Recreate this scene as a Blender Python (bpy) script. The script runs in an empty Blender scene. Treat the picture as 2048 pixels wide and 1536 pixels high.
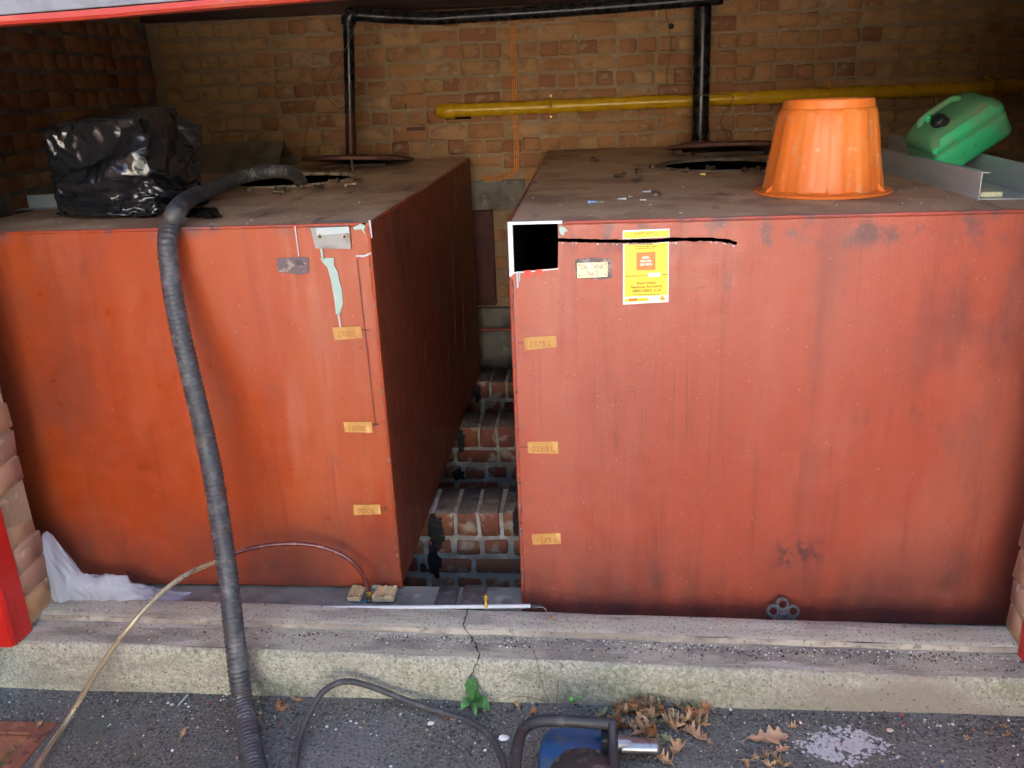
import bpy, bmesh, math, random
from mathutils import Vector, Matrix, Euler, noise
random.seed(7)
rnd = random.Random(11)
S = bpy.context.scene
COL = S.collection
PI = math.pi

# ---------------------------------------------------------------- camera
CAM = Vector((0.2055, -2.2585, 1.4901))
RIGHT = Vector((0.9960770, 0.0801408, -0.0375253))
UP = Vector((0.0089950, 0.3301650, 0.9438804))
FWD = Vector((-0.0880328, 0.9405150, -0.3281489))
FPX = 1718.2
cd = bpy.data.cameras.new('camera'); cam = bpy.data.objects.new('camera', cd); COL.objects.link(cam)
m = Matrix((RIGHT, UP, -FWD)).transposed().to_4x4(); m.translation = CAM
cam.matrix_world = m
cd.sensor_width = 36; cd.sensor_fit = 'HORIZONTAL'; cd.lens = FPX / 2048 * 36
cd.clip_start = .05; cd.clip_end = 500
S.camera = cam

# ---------------------------------------------------------------- world, sun, exposure
SUN_EL, SUN_AZ = math.radians(38), math.radians(8)       # behind the building; azimuth clockwise from +Y
w = bpy.data.worlds.new('World'); S.world = w; w.use_nodes = True
nt = w.node_tree; nt.nodes.clear()
sky = nt.nodes.new('ShaderNodeTexSky'); sky.sky_type = 'NISHITA'; sky.sun_disc = False
sky.sun_elevation = SUN_EL; sky.sun_rotation = SUN_AZ
sky.air_density = 1.0; sky.dust_density = 5.0; sky.ozone_density = 1.0
bg = nt.nodes.new('ShaderNodeBackground'); bg.inputs[1].default_value = .15
wo = nt.nodes.new('ShaderNodeOutputWorld')
nt.links.new(sky.outputs[0], bg.inputs[0]); nt.links.new(bg.outputs[0], wo.inputs[0])
sl = bpy.data.lights.new('sun', 'SUN'); sl.energy = 5.0; sl.angle = math.radians(.6); sl.color = (1, .95, .88)
so = bpy.data.objects.new('sun', sl); COL.objects.link(so)
sdir = Vector((math.sin(SUN_AZ)*math.cos(SUN_EL), math.cos(SUN_AZ)*math.cos(SUN_EL), math.sin(SUN_EL)))
so.rotation_euler = sdir.to_track_quat('Z', 'Y').to_euler(); so.location = sdir*20
S.view_settings.view_transform = 'Standard'; S.view_settings.look = 'None'
S.view_settings.exposure = 2.85; S.view_settings.gamma = 1; S.view_settings.use_curve_mapping = False
S.cycles.use_denoising = True; S.cycles.use_adaptive_sampling = True; S.cycles.adaptive_threshold = .025
S.cycles.max_bounces = 7; S.cycles.diffuse_bounces = 4; S.cycles.glossy_bounces = 3; S.cycles.transmission_bounces = 6; S.cycles.transparent_max_bounces = 6

# ---------------------------------------------------------------- helpers
def _ray(x, y): return RIGHT*((x-1024)/FPX) + UP*(-(y-768)/FPX) + FWD
def oz(x, y, Z): d = _ray(x, y); return CAM + d*((Z-CAM.z)/d.z)      # photo point -> point at height Z
def oy(x, y, Y): d = _ray(x, y); return CAM + d*((Y-CAM.y)/d.y)
def ox(x, y, X): d = _ray(x, y); return CAM + d*((X-CAM.x)/d.x)

def catmull(pts, n=8):
    pts = [Vector(p) for p in pts]; out = []
    P = [pts[0]*2-pts[1]] + pts + [pts[-1]*2-pts[-2]]
    for i in range(1, len(P)-2):
        a, b, c, d = P[i-1], P[i], P[i+1], P[i+2]
        for k in range(n):
            t = k/n
            out.append(.5*((2*b)+(c-a)*t+(2*a-5*b+4*c-d)*t*t+(3*b-a-3*c+d)*t**3))
    out.append(pts[-1]); return out
def resample(path, step):
    out = [path[0]]; acc = 0
    for a, b in zip(path, path[1:]):
        L = (b-a).length; t = step-acc
        while t <= L: out.append(a.lerp(b, t/L)); t += step
        acc = (acc+L) % step if L else acc
    return out
def fbm(x, y, z, o=4): return noise.fractal(Vector((x, y, z)), 1.0, 2.0, o)

ORG = {}
class MB:
    def __init__(s): s.v = []; s.f = []; s.m = []; s.cur = 0
    def add(s, vs, fs):
        o = len(s.v); s.v += [Vector(p) for p in vs]; s.f += [tuple(i+o for i in f) for f in fs]; s.m += [s.cur]*len(fs); return s
    def box(s, a, b, M=None):
        (x0, y0, z0), (x1, y1, z1) = a, b
        vs = [(x0,y0,z0),(x1,y0,z0),(x1,y1,z0),(x0,y1,z0),(x0,y0,z1),(x1,y0,z1),(x1,y1,z1),(x0,y1,z1)]
        if M: vs = [M @ Vector(p) for p in vs]
        return s.add(vs, [(0,3,2,1),(4,5,6,7),(0,1,5,4),(1,2,6,5),(2,3,7,6),(3,0,4,7)])
    def tube(s, path, r, seg=10, cap=True):
        path = [Vector(p) for p in path]; n = len(path); R = r if hasattr(r, '__len__') else [r]*n
        t = (path[1]-path[0]).normalized(); up = Vector((0,0,1)) if abs(t.z) < .9 else Vector((1,0,0))
        nrm = (up - t*up.dot(t)).normalized(); vs = []; fs = []
        for i, p in enumerate(path):
            t = (path[min(i+1,n-1)]-path[max(i-1,0)]).normalized()
            nrm = (nrm - t*nrm.dot(t)).normalized(); bi = t.cross(nrm)
            for k in range(seg):
                a = 2*PI*k/seg; vs.append(p + (nrm*math.cos(a)+bi*math.sin(a))*R[i])
        for i in range(n-1):
            for k in range(seg):
                k2 = (k+1) % seg; fs.append((i*seg+k, i*seg+k2, (i+1)*seg+k2, (i+1)*seg+k))
        if cap: fs += [tuple(range(seg-1,-1,-1)), tuple((n-1)*seg+k for k in range(seg))]
        return s.add(vs, fs)
    def lathe(s, prof, M, seg=24, rmod=None, close=False):
        vs = []; fs = []; n = len(prof)
        for i, (r, z) in enumerate(prof):
            for k in range(seg):
                a = 2*PI*k/seg; rr = r*(rmod(a, i) if rmod else 1)
                vs.append(M @ Vector((rr*math.cos(a), rr*math.sin(a), z)))
        for i in range(n-1 if not close else n):
            j = (i+1) % n
            for k in range(seg):
                k2 = (k+1) % seg; fs.append((i*seg+k, i*seg+k2, j*seg+k2, j*seg+k))
        if not close:
            if prof[0][0] > 1e-5: fs.append(tuple(range(seg-1,-1,-1)))
            if prof[-1][0] > 1e-5: fs.append(tuple((n-1)*seg+k for k in range(seg)))
        return s.add(vs, fs)
    def prism(s, pts, mp, t0, t1):
        """pts 2-D outline, mp(u,v,t) -> 3-D"""
        n = len(pts); vs = [mp(u,v,t0) for u,v in pts]+[mp(u,v,t1) for u,v in pts]
        fs = [tuple(range(n-1,-1,-1)), tuple(range(n,2*n))]+[(i,(i+1)%n,n+(i+1)%n,n+i) for i in range(n)]
        return s.add(vs, fs)
    def sheet(s, grid, closed=False):
        R, Cn = len(grid), len(grid[0]); vs = [p for row in grid for p in row]
        fs = [(i*Cn+j, i*Cn+j+1, (i+1)*Cn+j+1, (i+1)*Cn+j) for i in range(R-1) for j in range(Cn-1)]
        return s.add(vs, fs)
    def build(s, name, mat, parent=None, smooth=False, bevel=0, org=None, fix=True, angle=40):
        if parent is not None: o = ORG[parent.name]
        elif org is not None: o = Vector(org)
        else:
            xs = [p.x for p in s.v]; ys = [p.y for p in s.v]
            o = Vector(((min(xs)+max(xs))/2, (min(ys)+max(ys))/2, min(p.z for p in s.v)))
        me = bpy.data.meshes.new(name); me.from_pydata([p-o for p in s.v], [], s.f)
        mats = mat if isinstance(mat, (list, tuple)) else [mat]
        for q in mats: me.materials.append(q)
        for p, k in zip(me.polygons, s.m): p.material_index = k
        if bevel or fix:
            bm = bmesh.new(); bm.from_mesh(me)
            if fix: bmesh.ops.recalc_face_normals(bm, faces=bm.faces)
            if bevel:
                es = [e for e in bm.edges if len(e.link_faces) == 2 and e.calc_face_angle(0) > .6]
                bmesh.ops.bevel(bm, geom=es, offset=bevel, segments=2, profile=.6, affect='EDGES', clamp_overlap=True)
            bm.to_mesh(me); bm.free()
        if smooth:
            me.polygons.foreach_set('use_smooth', [True]*len(me.polygons))
            me.set_sharp_from_angle(angle=math.radians(angle))
        me.update()
        ob = bpy.data.objects.new(name, me); COL.objects.link(ob)
        if parent is not None: ob.parent = parent
        else: ob.location = o
        ORG[ob.name] = o
        return ob
def tag(o, label, cat, group=None):
    o['label'] = label; o['category'] = cat
    if group: o['group'] = group
    return o
def struct(o): o['kind'] = 'structure'; return o
def thing(name, loc, label, cat, group=None):
    o = bpy.data.objects.new(name, None); COL.objects.link(o); o.location = loc; o.empty_display_size = .05
    ORG[o.name] = Vector(loc); return tag(o, label, cat, group)
def text(name, body, size, pos, mat, parent, width=None, shear=0, rot=0, ext=.0004, bold=0, align='CENTER'):
    """lettering standing in the XZ plane, read from -Y"""
    cu = bpy.data.curves.new(name, 'FONT'); cu.body = body; cu.size = size; cu.align_x = align; cu.align_y = 'CENTER'
    cu.extrude = ext; cu.shear = shear; cu.offset = bold; cu.resolution_u = 3
    t = bpy.data.objects.new('tmp_text', cu); COL.objects.link(t)
    dg = bpy.context.evaluated_depsgraph_get(); dg.update()
    me = bpy.data.meshes.new_from_object(t.evaluated_get(dg)); bpy.data.objects.remove(t)
    xs = [v.co.x for v in me.vertices]; k = width/(max(xs)-min(xs)) if width else 1
    M = Matrix(((1,0,0),(0,0,-1),(0,1,0)))
    c, sn = math.cos(rot), math.sin(rot); o = ORG[parent.name]
    for v in me.vertices:
        x, y, z = v.co.x*k, v.co.y, v.co.z
        v.co = M @ Vector((x*c-y*sn, x*sn+y*c, z)) + Vector(pos) - o
    me.materials.clear(); me.materials.append(mat)
    ob = bpy.data.objects.new(name, me); COL.objects.link(ob); ob.parent = parent; ORG[ob.name] = o
    return ob

# ---------------------------------------------------------------- procedural materials
MATS = {}
def mat(name, base, rough=.6, layers=(), bump=None, metal=0, spec=.5, rand=None, trans=0, alpha=1, ior=1.45, rvar=0, coat=0, sss=0):
    M = bpy.data.materials.new(name); M.use_nodes = True; nt = M.node_tree; N = nt.nodes; L = nt.links
    b = N['Principled BSDF']; tc = N.new('ShaderNodeTexCoord'); sep = None
    def mapping(sc):
        mp = N.new('ShaderNodeMapping'); mp.inputs['Scale'].default_value = sc if hasattr(sc, '__len__') else (sc,)*3
        L.new(tc.outputs['Object'], mp.inputs[0])
        return mp
    oi = N.new('ShaderNodeObjectInfo') if rand else None
    def coords(sc):
        mp = mapping(sc)
        if oi:
            ad = N.new('ShaderNodeVectorMath'); ad.operation = 'ADD'
            mu = N.new('ShaderNodeMath'); mu.operation = 'MULTIPLY'; mu.inputs[1].default_value = 37.
            L.new(oi.outputs['Random'], mu.inputs[0]); L.new(mp.outputs[0], ad.inputs[0]); L.new(mu.outputs[0], ad.inputs[1]); return ad.outputs[0]
        return mp.outputs[0]
    def rng(src, lo, hi, fac=1):
        r = N.new('ShaderNodeMapRange'); r.interpolation_type = 'SMOOTHSTEP'
        r.inputs[1].default_value = lo; r.inputs[2].default_value = hi; r.inputs[3].default_value = 0; r.inputs[4].default_value = fac
        L.new(src, r.inputs[0]); return r.outputs[0]
    def mul(a, c):
        q = N.new('ShaderNodeMath'); q.operation = 'MULTIPLY'; L.new(a, q.inputs[0]); L.new(c, q.inputs[1]); return q.outputs[0]
    def noi(sc, det=4, dist=0, ro=.55):
        n = N.new('ShaderNodeTexNoise'); n.inputs['Scale'].default_value = 1; n.inputs['Detail'].default_value = det
        n.inputs['Roughness'].default_value = ro; n.inputs['Distortion'].default_value = dist; L.new(coords(sc), n.inputs['Vector']); return n.outputs[0]
    col = None
    if rand:
        cr = N.new('ShaderNodeValToRGB'); cr.color_ramp.interpolation = 'LINEAR'
        el = cr.color_ramp.elements
        while len(el) < len(rand): el.new(.5)
        for i, c in enumerate(rand): el[i].position = i/(len(rand)-1); el[i].color = (*c, 1)
        L.new(oi.outputs['Random'], cr.inputs[0]); col = cr.outputs[0]
    for ly in layers:
        c, d = ly
        if d.get('vor'):
            vo = N.new('ShaderNodeTexVoronoi'); vo.inputs['Scale'].default_value = 1; L.new(coords(d['scale']), vo.inputs['Vector'])
            f = rng(vo.outputs['Distance'], d['hi'], d['lo'], d.get('fac', 1))
            if 'pick' in d:
                sx = N.new('ShaderNodeSeparateColor'); L.new(vo.outputs['Color'], sx.inputs[0])
                f = mul(f, rng(sx.outputs[0], d['pick'], d['pick']+.02))
        else:
            f = rng(noi(d['scale'], d.get('det', 4), d.get('dist', 0), d.get('ro', .55)), d['lo'], d['hi'], d.get('fac', 1))
        for ax, lo, hi in d.get('box', ()):
            if sep is None:
                sep = N.new('ShaderNodeSeparateXYZ'); L.new(tc.outputs['Object'], sep.inputs[0])
            f = mul(f, rng(sep.outputs[ax], lo, hi))
        if 'and' in d:
            e = d['and']; f = mul(f, rng(noi(e['scale'], e.get('det', 3)), e['lo'], e['hi']))
        mx = N.new('ShaderNodeMix'); mx.data_type = 'RGBA'; L.new(f, mx.inputs[0])
        if col is None: mx.inputs[6].default_value = (*base, 1)
        else: L.new(col, mx.inputs[6])
        mx.inputs[7].default_value = (*c, 1); col = mx.outputs[2]
    if col is None: b.inputs['Base Color'].default_value = (*base, 1)
    else: L.new(col, b.inputs['Base Color'])
    b.inputs['Roughness'].default_value = rough; b.inputs['Metallic'].default_value = metal
    b.inputs['Specular IOR Level'].default_value = spec; b.inputs['IOR'].default_value = ior
    b.inputs['Transmission Weight'].default_value = trans; b.inputs['Alpha'].default_value = alpha
    b.inputs['Coat Weight'].default_value = coat
    if sss: b.inputs['Subsurface Weight'].default_value = sss; b.inputs['Subsurface Radius'].default_value = (.02,.02,.02)
    if rvar:
        r = N.new('ShaderNodeMapRange'); r.inputs[1].default_value = .3; r.inputs[2].default_value = .7
        r.inputs[3].default_value = max(.03, rough-rvar); r.inputs[4].default_value = min(1, rough+rvar)
        L.new(noi(18, 5), r.inputs[0]); L.new(r.outputs[0], b.inputs['Roughness'])
    if bump:
        prev = None
        for sc, st, dist in ([bump] if not isinstance(bump[0], (list, tuple)) else bump):
            bp = N.new('ShaderNodeBump'); bp.inputs['Strength'].default_value = st; bp.inputs['Distance'].default_value = dist
            L.new(noi(sc, 3), bp.inputs['Height'])
            if prev: L.new(prev, bp.inputs['Normal'])
            prev = bp.outputs[0]
        L.new(prev, b.inputs['Normal'])
    MATS[name] = M; return M

T = 1.15          # top of the tanks
YW = 2.641        # face of the back wall
m_brick = mat('brick_tan', (.4,.24,.1), .9, rand=[(.38,.15,.072),(.52,.275,.115),(.44,.20,.085),(.56,.335,.15),(.36,.14,.07),(.53,.275,.115),(.41,.175,.085),(.49,.24,.10),(.58,.37,.19)],
    layers=[((.27,.13,.065), dict(scale=(9,9,14), det=6, lo=.46, hi=.66, fac=.6)), ((.52,.40,.25), dict(scale=(13,13,18), det=6, lo=.56, hi=.68, fac=.6)), ((.05,.035,.025), dict(scale=70, lo=.68, hi=.75, fac=.7))],
    bump=[(40,.5,.004),(9,.4,.006)])
m_brick_shade = mat('brick_shade_brown', (.2,.1,.06), .9, rand=[(.34,.15,.075),(.40,.20,.09),(.30,.12,.07),(.46,.28,.13),(.36,.17,.085)],
    layers=[((.20,.09,.055), dict(scale=10, lo=.5, hi=.66, fac=.6))], bump=[(40,.5,.004),(9,.4,.006)])  # darker copy of the tan brick; dim light put into the colour
m_brick_red = mat('brick_red', (.3,.12,.06), .9, rand=[(.24,.075,.04),(.28,.11,.055),(.20,.06,.04),(.31,.15,.07),(.26,.09,.05)],
    layers=[((.52,.46,.38), dict(scale=16, lo=.50, hi=.68, fac=.7)), ((.10,.05,.04), dict(scale=10, lo=.58, hi=.7, fac=.6))], bump=[(40,.6,.004),(12,.5,.006)])
m_brick_jamb = mat('brick_jamb', (.4,.25,.16), .9, rand=[(.44,.24,.14),(.50,.32,.17),(.40,.22,.15),(.52,.30,.14)],
    layers=[((.30,.15,.10), dict(scale=12, lo=.5, hi=.66, fac=.6)), ((.6,.5,.4), dict(scale=30, lo=.6, hi=.72, fac=.6))], bump=[(50,.5,.003),(14,.4,.005)])
m_mortar = mat('mortar', (.41,.285,.175), .95, layers=[((.38,.26,.14), dict(scale=7, lo=.45, hi=.65, fac=.7)), ((.55,.48,.36), dict(scale=22, lo=.6, hi=.72, fac=.7))], bump=[(60,.8,.006),(16,.6,.008)])
m_mortar_pale = mat('mortar_pale', (.36,.34,.29), .95, layers=[((.62,.63,.61), dict(scale=9, lo=.5, hi=.62, fac=.8)), ((.16,.14,.12), dict(scale=14, lo=.58, hi=.7, fac=.6))], bump=[(60,.8,.006),(16,.6,.01)])
m_conc_dark = mat('concrete_dark', (.26,.24,.20), .92, layers=[((.14,.12,.10), dict(scale=8, lo=.45, hi=.62, fac=.7)), ((.45,.43,.38), dict(scale=20, lo=.6, hi=.72, fac=.6))], bump=[(60,.5,.004),(10,.4,.006)])
m_conc = mat('sill_concrete', (.44,.42,.325), .92, layers=[
    ((.52,.505,.42), dict(scale=(5,16,16), lo=.5, hi=.68, fac=.7)), ((.27,.235,.19), dict(scale=(4,22,22), lo=.5, hi=.64, fac=.65)),
    ((.26,.21,.17), dict(scale=30, lo=.58, hi=.7, fac=.6)), ((.16,.15,.13), dict(scale=130, det=2, lo=.55, hi=.66, fac=.6)), ((.06,.055,.055), dict(scale=75, vor=1, lo=.1, hi=.24, pick=.72, fac=.8)), ((.8,.8,.78), dict(scale=110, vor=1, lo=.1, hi=.2, pick=.93))],
    bump=[(90,.5,.003),(14,.5,.006)])
m_conc_step = mat('sill_concrete_gritty', (.38,.36,.275), .95, layers=[
    ((.15,.14,.125), dict(scale=(6,20,30), det=6, lo=.42, hi=.62, fac=.6)), ((.5,.45,.40), dict(scale=(3,26,26), lo=.55, hi=.68, fac=.7)),
    ((.05,.045,.05), dict(scale=95, vor=1, lo=.12, hi=.3, pick=.5, fac=.8)), ((.85,.86,.85), dict(scale=120, vor=1, lo=.12, hi=.24, pick=.88))],
    bump=[(120,.9,.004),(16,.5,.005)])
m_conc_lip = mat('sill_worn_edge', (.42,.38,.30), .95, [((.24,.20,.165), dict(scale=(7,14,14), det=6, lo=.42, hi=.58, fac=.85)), ((.13,.11,.10), dict(scale=60, lo=.56, hi=.66, fac=.7))], bump=(80,.5,.003))
m_conc_lichen = mat('sill_concrete_lichen', (.36,.345,.27), .95, layers=[
    ((.50,.48,.385), dict(scale=(120,120,120), det=3, lo=.46, hi=.58, fac=.85)), ((.12,.13,.09), dict(scale=(150,150,150), det=2, lo=.56, hi=.66, fac=.7)), ((.15,.19,.085), dict(scale=(3,8,6), lo=.46, hi=.66, fac=.7, **{'and': dict(scale=70, lo=.35, hi=.6)})),
    ((.17,.17,.135), dict(scale=52, det=6, lo=.52, hi=.66, fac=.5)), ((.24,.20,.17), dict(scale=(2,5,9), lo=.52, hi=.68, fac=.6)),
    ((.26,.22,.18), dict(scale=(3,3,5), lo=.3, hi=.6, fac=.85, box=[(0,.2,1.1)])), ((.10,.11,.07), dict(scale=60, vor=1, lo=.15, hi=.3, pick=.7, fac=.7))],
    bump=[(100,.7,.004),(18,.5,.006)])
m_asphalt = mat('asphalt', (.122,.117,.099), .9, layers=[
    ((.18,.174,.15), dict(scale=(2.2,3,3), lo=.40, hi=.6, fac=.8, box=[(0,-.85,-.5)])), ((.29,.28,.245), dict(scale=170, vor=1, lo=.2, hi=.45, pick=.45, fac=.8)), ((.03,.03,.03), dict(scale=110, lo=.52, hi=.62, fac=.8)),
    ((.045,.075,.03), dict(scale=(3,3,3), lo=.52, hi=.66, fac=.65, box=[(0,.2,-1.2)])), ((.17,.18,.18), dict(scale=(2.2,5,5), lo=.48, hi=.66, fac=.35)),
    ((.6,.62,.62), dict(scale=100, vor=1, lo=.12, hi=.24, pick=.955))],
    bump=[(110,1,.006),(30,.5,.006)])
def tank_layers(pale, dirty, seed, left):
    special = [
    ((.40,.12,.07), dict(scale=(18,18,2.0), det=5, lo=.44, hi=.66, fac=.5, box=[(0,.26,.36),(0,.66,.60),(2,.10,.35)])),
    ((.10,.035,.03), dict(scale=(3,3,2), det=6, lo=.40, hi=.62, fac=.8, box=[(0,.1,-.7)])),  # darkens the left end in the colour, where the jamb shades it
    ] if left else [
    ((.13,.04,.032), dict(scale=(150,150,2.4), det=4, lo=.52, hi=.70, fac=.5, box=[(0,-.66,-.54),(0,-.10,-.30),(2,1.02,.80)])),
    ((.16,.05,.04), dict(scale=(150,150,150), det=3, lo=.50, hi=.60, fac=.6, box=[(0,-.76,-.6),(0,-.30,-.45),(2,.30,.45),(2,.86,.70)])),
    ((.13,.045,.04), dict(scale=(16,16,2.4), det=6, lo=.40, hi=.64, fac=.45, box=[(0,-.01,.035),(0,.12,.075)])),
    ((.045,.03,.035), dict(scale=(24,24,24), det=7, lo=.46, hi=.58, fac=.85, box=[(0,-.06,.0),(0,.12,.06),(2,.16,.21),(2,.30,.25)])),
    ((.15,.045,.04), dict(scale=(7,7,3), det=7, lo=.46, hi=.64, fac=.65, box=[(0,.15,.45)]))]
    return special+[
    (pale, dict(scale=(4,4,1.1), lo=.42, hi=.68, fac=.75)),
    (dirty, dict(scale=(26+seed,26,1.6), det=6, lo=.55, hi=.72, fac=.6)),
    ((.16,.05,.035), dict(scale=(85,85,3.0), det=4, lo=.58, hi=.74, fac=.5, **{'and': dict(scale=(3,3,2), lo=.46, hi=.6)})),
    ((.09,.045,.04), dict(scale=(7,7,4), det=7, lo=.62, hi=.74, fac=.6)), ((.24,.06,.045), dict(scale=130, det=3, lo=.52, hi=.66, fac=.55, **{'and': dict(scale=(4,4,3), lo=.46, hi=.6)})),
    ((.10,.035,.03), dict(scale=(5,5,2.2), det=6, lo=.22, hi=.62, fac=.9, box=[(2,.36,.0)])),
    ((.11,.06,.06), dict(scale=(11,11,11), det=7, lo=.48, hi=.64, fac=.8, box=[(2,1.105,1.15)])),
    ((.62,.40,.34), dict(scale=95, vor=1, lo=.06, hi=.16, pick=.93, fac=.8)),
    ((.07,.04,.04), dict(scale=55, vor=1, lo=.05, hi=.14, pick=.94, fac=.8))]
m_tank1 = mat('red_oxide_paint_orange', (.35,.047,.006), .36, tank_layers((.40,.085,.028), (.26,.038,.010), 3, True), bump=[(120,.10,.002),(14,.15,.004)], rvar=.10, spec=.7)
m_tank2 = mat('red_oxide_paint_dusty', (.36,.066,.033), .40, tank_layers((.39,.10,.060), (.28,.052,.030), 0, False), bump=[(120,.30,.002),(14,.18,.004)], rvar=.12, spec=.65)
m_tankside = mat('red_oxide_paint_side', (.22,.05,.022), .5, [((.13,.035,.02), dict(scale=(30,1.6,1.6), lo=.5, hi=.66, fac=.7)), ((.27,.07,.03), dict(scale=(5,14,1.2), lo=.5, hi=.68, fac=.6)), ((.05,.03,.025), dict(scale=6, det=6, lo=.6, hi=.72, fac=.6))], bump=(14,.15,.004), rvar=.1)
m_tanktop = mat('tank_top_dirt', (.52,.33,.20), .85, [((.30,.17,.105), dict(scale=(3,3,3), det=6, lo=.48, hi=.64, fac=.8)), ((.62,.44,.27), dict(scale=(6,4,4), det=6, lo=.52, hi=.68, fac=.7)),
    ((.30,.11,.06), dict(scale=(5,5,5), lo=.52, hi=.7, fac=.6)), ((.045,.04,.04), dict(scale=(14,3,3), det=7, lo=.6, hi=.74, fac=.7)), ((.7,.6,.48), dict(scale=85, vor=1, lo=.06, hi=.16, pick=.94))], bump=[(80,.4,.003),(10,.3,.004)])
m_black = mat('hole_black', (.004,.004,.005), .95, spec=.1)  # black that makes tank insides, holes and cracks read deep
m_steelcut = mat('bare_cut_steel', (.52,.55,.60), .4, [((.5,.55,.62), dict(scale=40, lo=.5, hi=.65, fac=.6))], metal=.25)
m_rimpale = mat('hatch_rim_steel', (.42,.36,.28), .6, [((.18,.10,.06), dict(scale=20, lo=.5, hi=.65))], bump=(60,.4,.002))
m_rim_dark = mat('hatch_rim_dark', (.14,.11,.09), .55, [((.07,.05,.045), dict(scale=20, lo=.5, hi=.65)), ((.4,.36,.3), dict(scale=(9,9,9), lo=.62, hi=.7, fac=.7))], bump=(60,.4,.002))
m_lid = mat('hatch_lid_rust', (.15,.06,.045), .7, [((.22,.10,.07), dict(scale=9, lo=.5, hi=.68)), ((.08,.05,.04), dict(scale=22, lo=.56, hi=.68))], bump=(40,.4,.003))
m_bolt = mat('bolt_rusty', (.13,.085,.06), .5, [((.28,.20,.14), dict(scale=60, lo=.5, hi=.65))], metal=.6)
m_screw = mat('screw_zinc', (.75,.72,.6), .3, metal=.7)
m_plug = mat('wall_plug_grey', (.42,.47,.50), .5); m_plug_blue = mat('wall_plug_blue', (.25,.42,.75), .5); m_plug_yellow = mat('wall_plug_yellow', (.75,.68,.22), .5)
m_blackpipe = mat('black_pipe_paint', (.018,.016,.018), .28, [((.10,.035,.025), dict(scale=6, lo=.5, hi=.65, fac=.5, box=[(2,.6,.1)]))], rvar=.1)
m_maroonpipe = mat('maroon_pipe_paint', (.10,.028,.02), .4, rvar=.1)
m_ypipe = mat('yellow_pipe_paint', (.74,.42,.012), .28, [((.55,.30,.015), dict(scale=8, lo=.5, hi=.7, fac=.6))], rvar=.08)
m_copper = mat('copper_cable', (.78,.31,.08), .38, [((.45,.19,.08), dict(scale=30, lo=.5, hi=.66))], metal=.15)
m_redpipe = mat('red_pipe', (.36,.06,.04), .4); m_maroonpanel = mat('maroon_panel', (.13,.022,.02), .55, [((.07,.015,.015), dict(scale=6, lo=.45, hi=.65))])
m_wire = mat('thin_brown_wire', (.17,.10,.05), .6); m_wire_pale = mat('cream_flex', (.42,.30,.13), .6)
m_timber = mat('dark_timber', (.085,.045,.035), .8, [((.045,.025,.02), dict(scale=(2,30,30), lo=.45, hi=.65))], bump=(40,.4,.003))
m_ceiling = mat('ceiling_boards', (.78,.74,.66), .9, [((.62,.58,.50), dict(scale=(20,2,2), lo=.45, hi=.65))], bump=(30,.4,.003))
m_lintel_red = mat('lintel_red_paint', (.40,.04,.022), .5, [((.46,.10,.05), dict(scale=(5,30,40), lo=.5, hi=.66, fac=.7)), ((.25,.05,.04), dict(scale=(14,40,40), lo=.58, hi=.7, fac=.7))], bump=(50,.3,.002))
m_lintel_grey = mat('fascia_grey_paint', (.20,.20,.22), .7, [((.15,.145,.16), dict(scale=12, lo=.5, hi=.65, fac=.6)), ((.7,.7,.7), dict(scale=50, vor=1, lo=.08, hi=.2, pick=.9))], bump=(60,.4,.002))
m_redpost = mat('post_red_gloss', (.62,.022,.016), .35, [((.42,.015,.012), dict(scale=(20,20,3), lo=.5, hi=.68, fac=.7)), ((.7,.42,.38), dict(scale=22, lo=.66, hi=.72))], bump=(30,.3,.003))
m_hose = mat('suction_hose_rubber', (.06,.061,.065), .36, [((.15,.15,.155), dict(scale=(22,22,22), det=6, lo=.50, hi=.66, fac=.7)), ((.24,.19,.12), dict(scale=34, det=7, lo=.62, hi=.72, fac=.8)), ((.10,.055,.035), dict(scale=16, lo=.56, hi=.7, fac=.5))], bump=[(90,.5,.003)], rvar=.12)
m_cable = mat('grey_rubber_cable', (.055,.054,.056), .55, [((.10,.098,.1), dict(scale=30, lo=.5, hi=.66))])
m_tubeclear = mat('clear_plastic_tube', (.52,.44,.28), .06, [((.34,.26,.16), dict(scale=14, lo=.5, hi=.68))], trans=.6, ior=1.4, spec=.9, coat=1)
m_tubefuel = mat('tube_full_of_red_fuel', (.13,.03,.028), .15, [((.24,.09,.07), dict(scale=40, lo=.55, hi=.66))], spec=.6)
m_alu = mat('dull_aluminium', (.55,.57,.58), .45, [((.40,.42,.43), dict(scale=(40,3,40), lo=.5, hi=.66, fac=.6))], metal=.35, rvar=.08)
m_galv = mat('galvanised_steel', (.27,.27,.27), .5, [((.20,.17,.16), dict(scale=14, lo=.5, hi=.66)), ((.25,.16,.10), dict(scale=30, lo=.62, hi=.7, fac=.6))], metal=.5, bump=(30,.2,.002))
m_oldangle = mat('dusty_old_angle', (.17,.135,.09), .8, [((.10,.08,.06), dict(scale=10, det=6, lo=.45, hi=.62))], bump=(40,.3,.002))
m_galv_pale = mat('pale_galvanised_sheet', (.40,.45,.46), .5, metal=.15)
m_orange = mat('orange_bucket_plastic', (.78,.185,.03), .42, [((.85,.30,.07), dict(scale=(8,8,2.5), lo=.48, hi=.66, fac=.6)), ((.80,.42,.24), dict(scale=24, det=7, lo=.60, hi=.70, fac=.55)), ((.45,.12,.03), dict(scale=60, lo=.66, hi=.72, fac=.5)), ((.62,.36,.22), dict(scale=(16,16,12), det=8, ro=.65, lo=.58, hi=.70, fac=.45))], bump=[(60,.15,.002)], rvar=.12, sss=.1)
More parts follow.
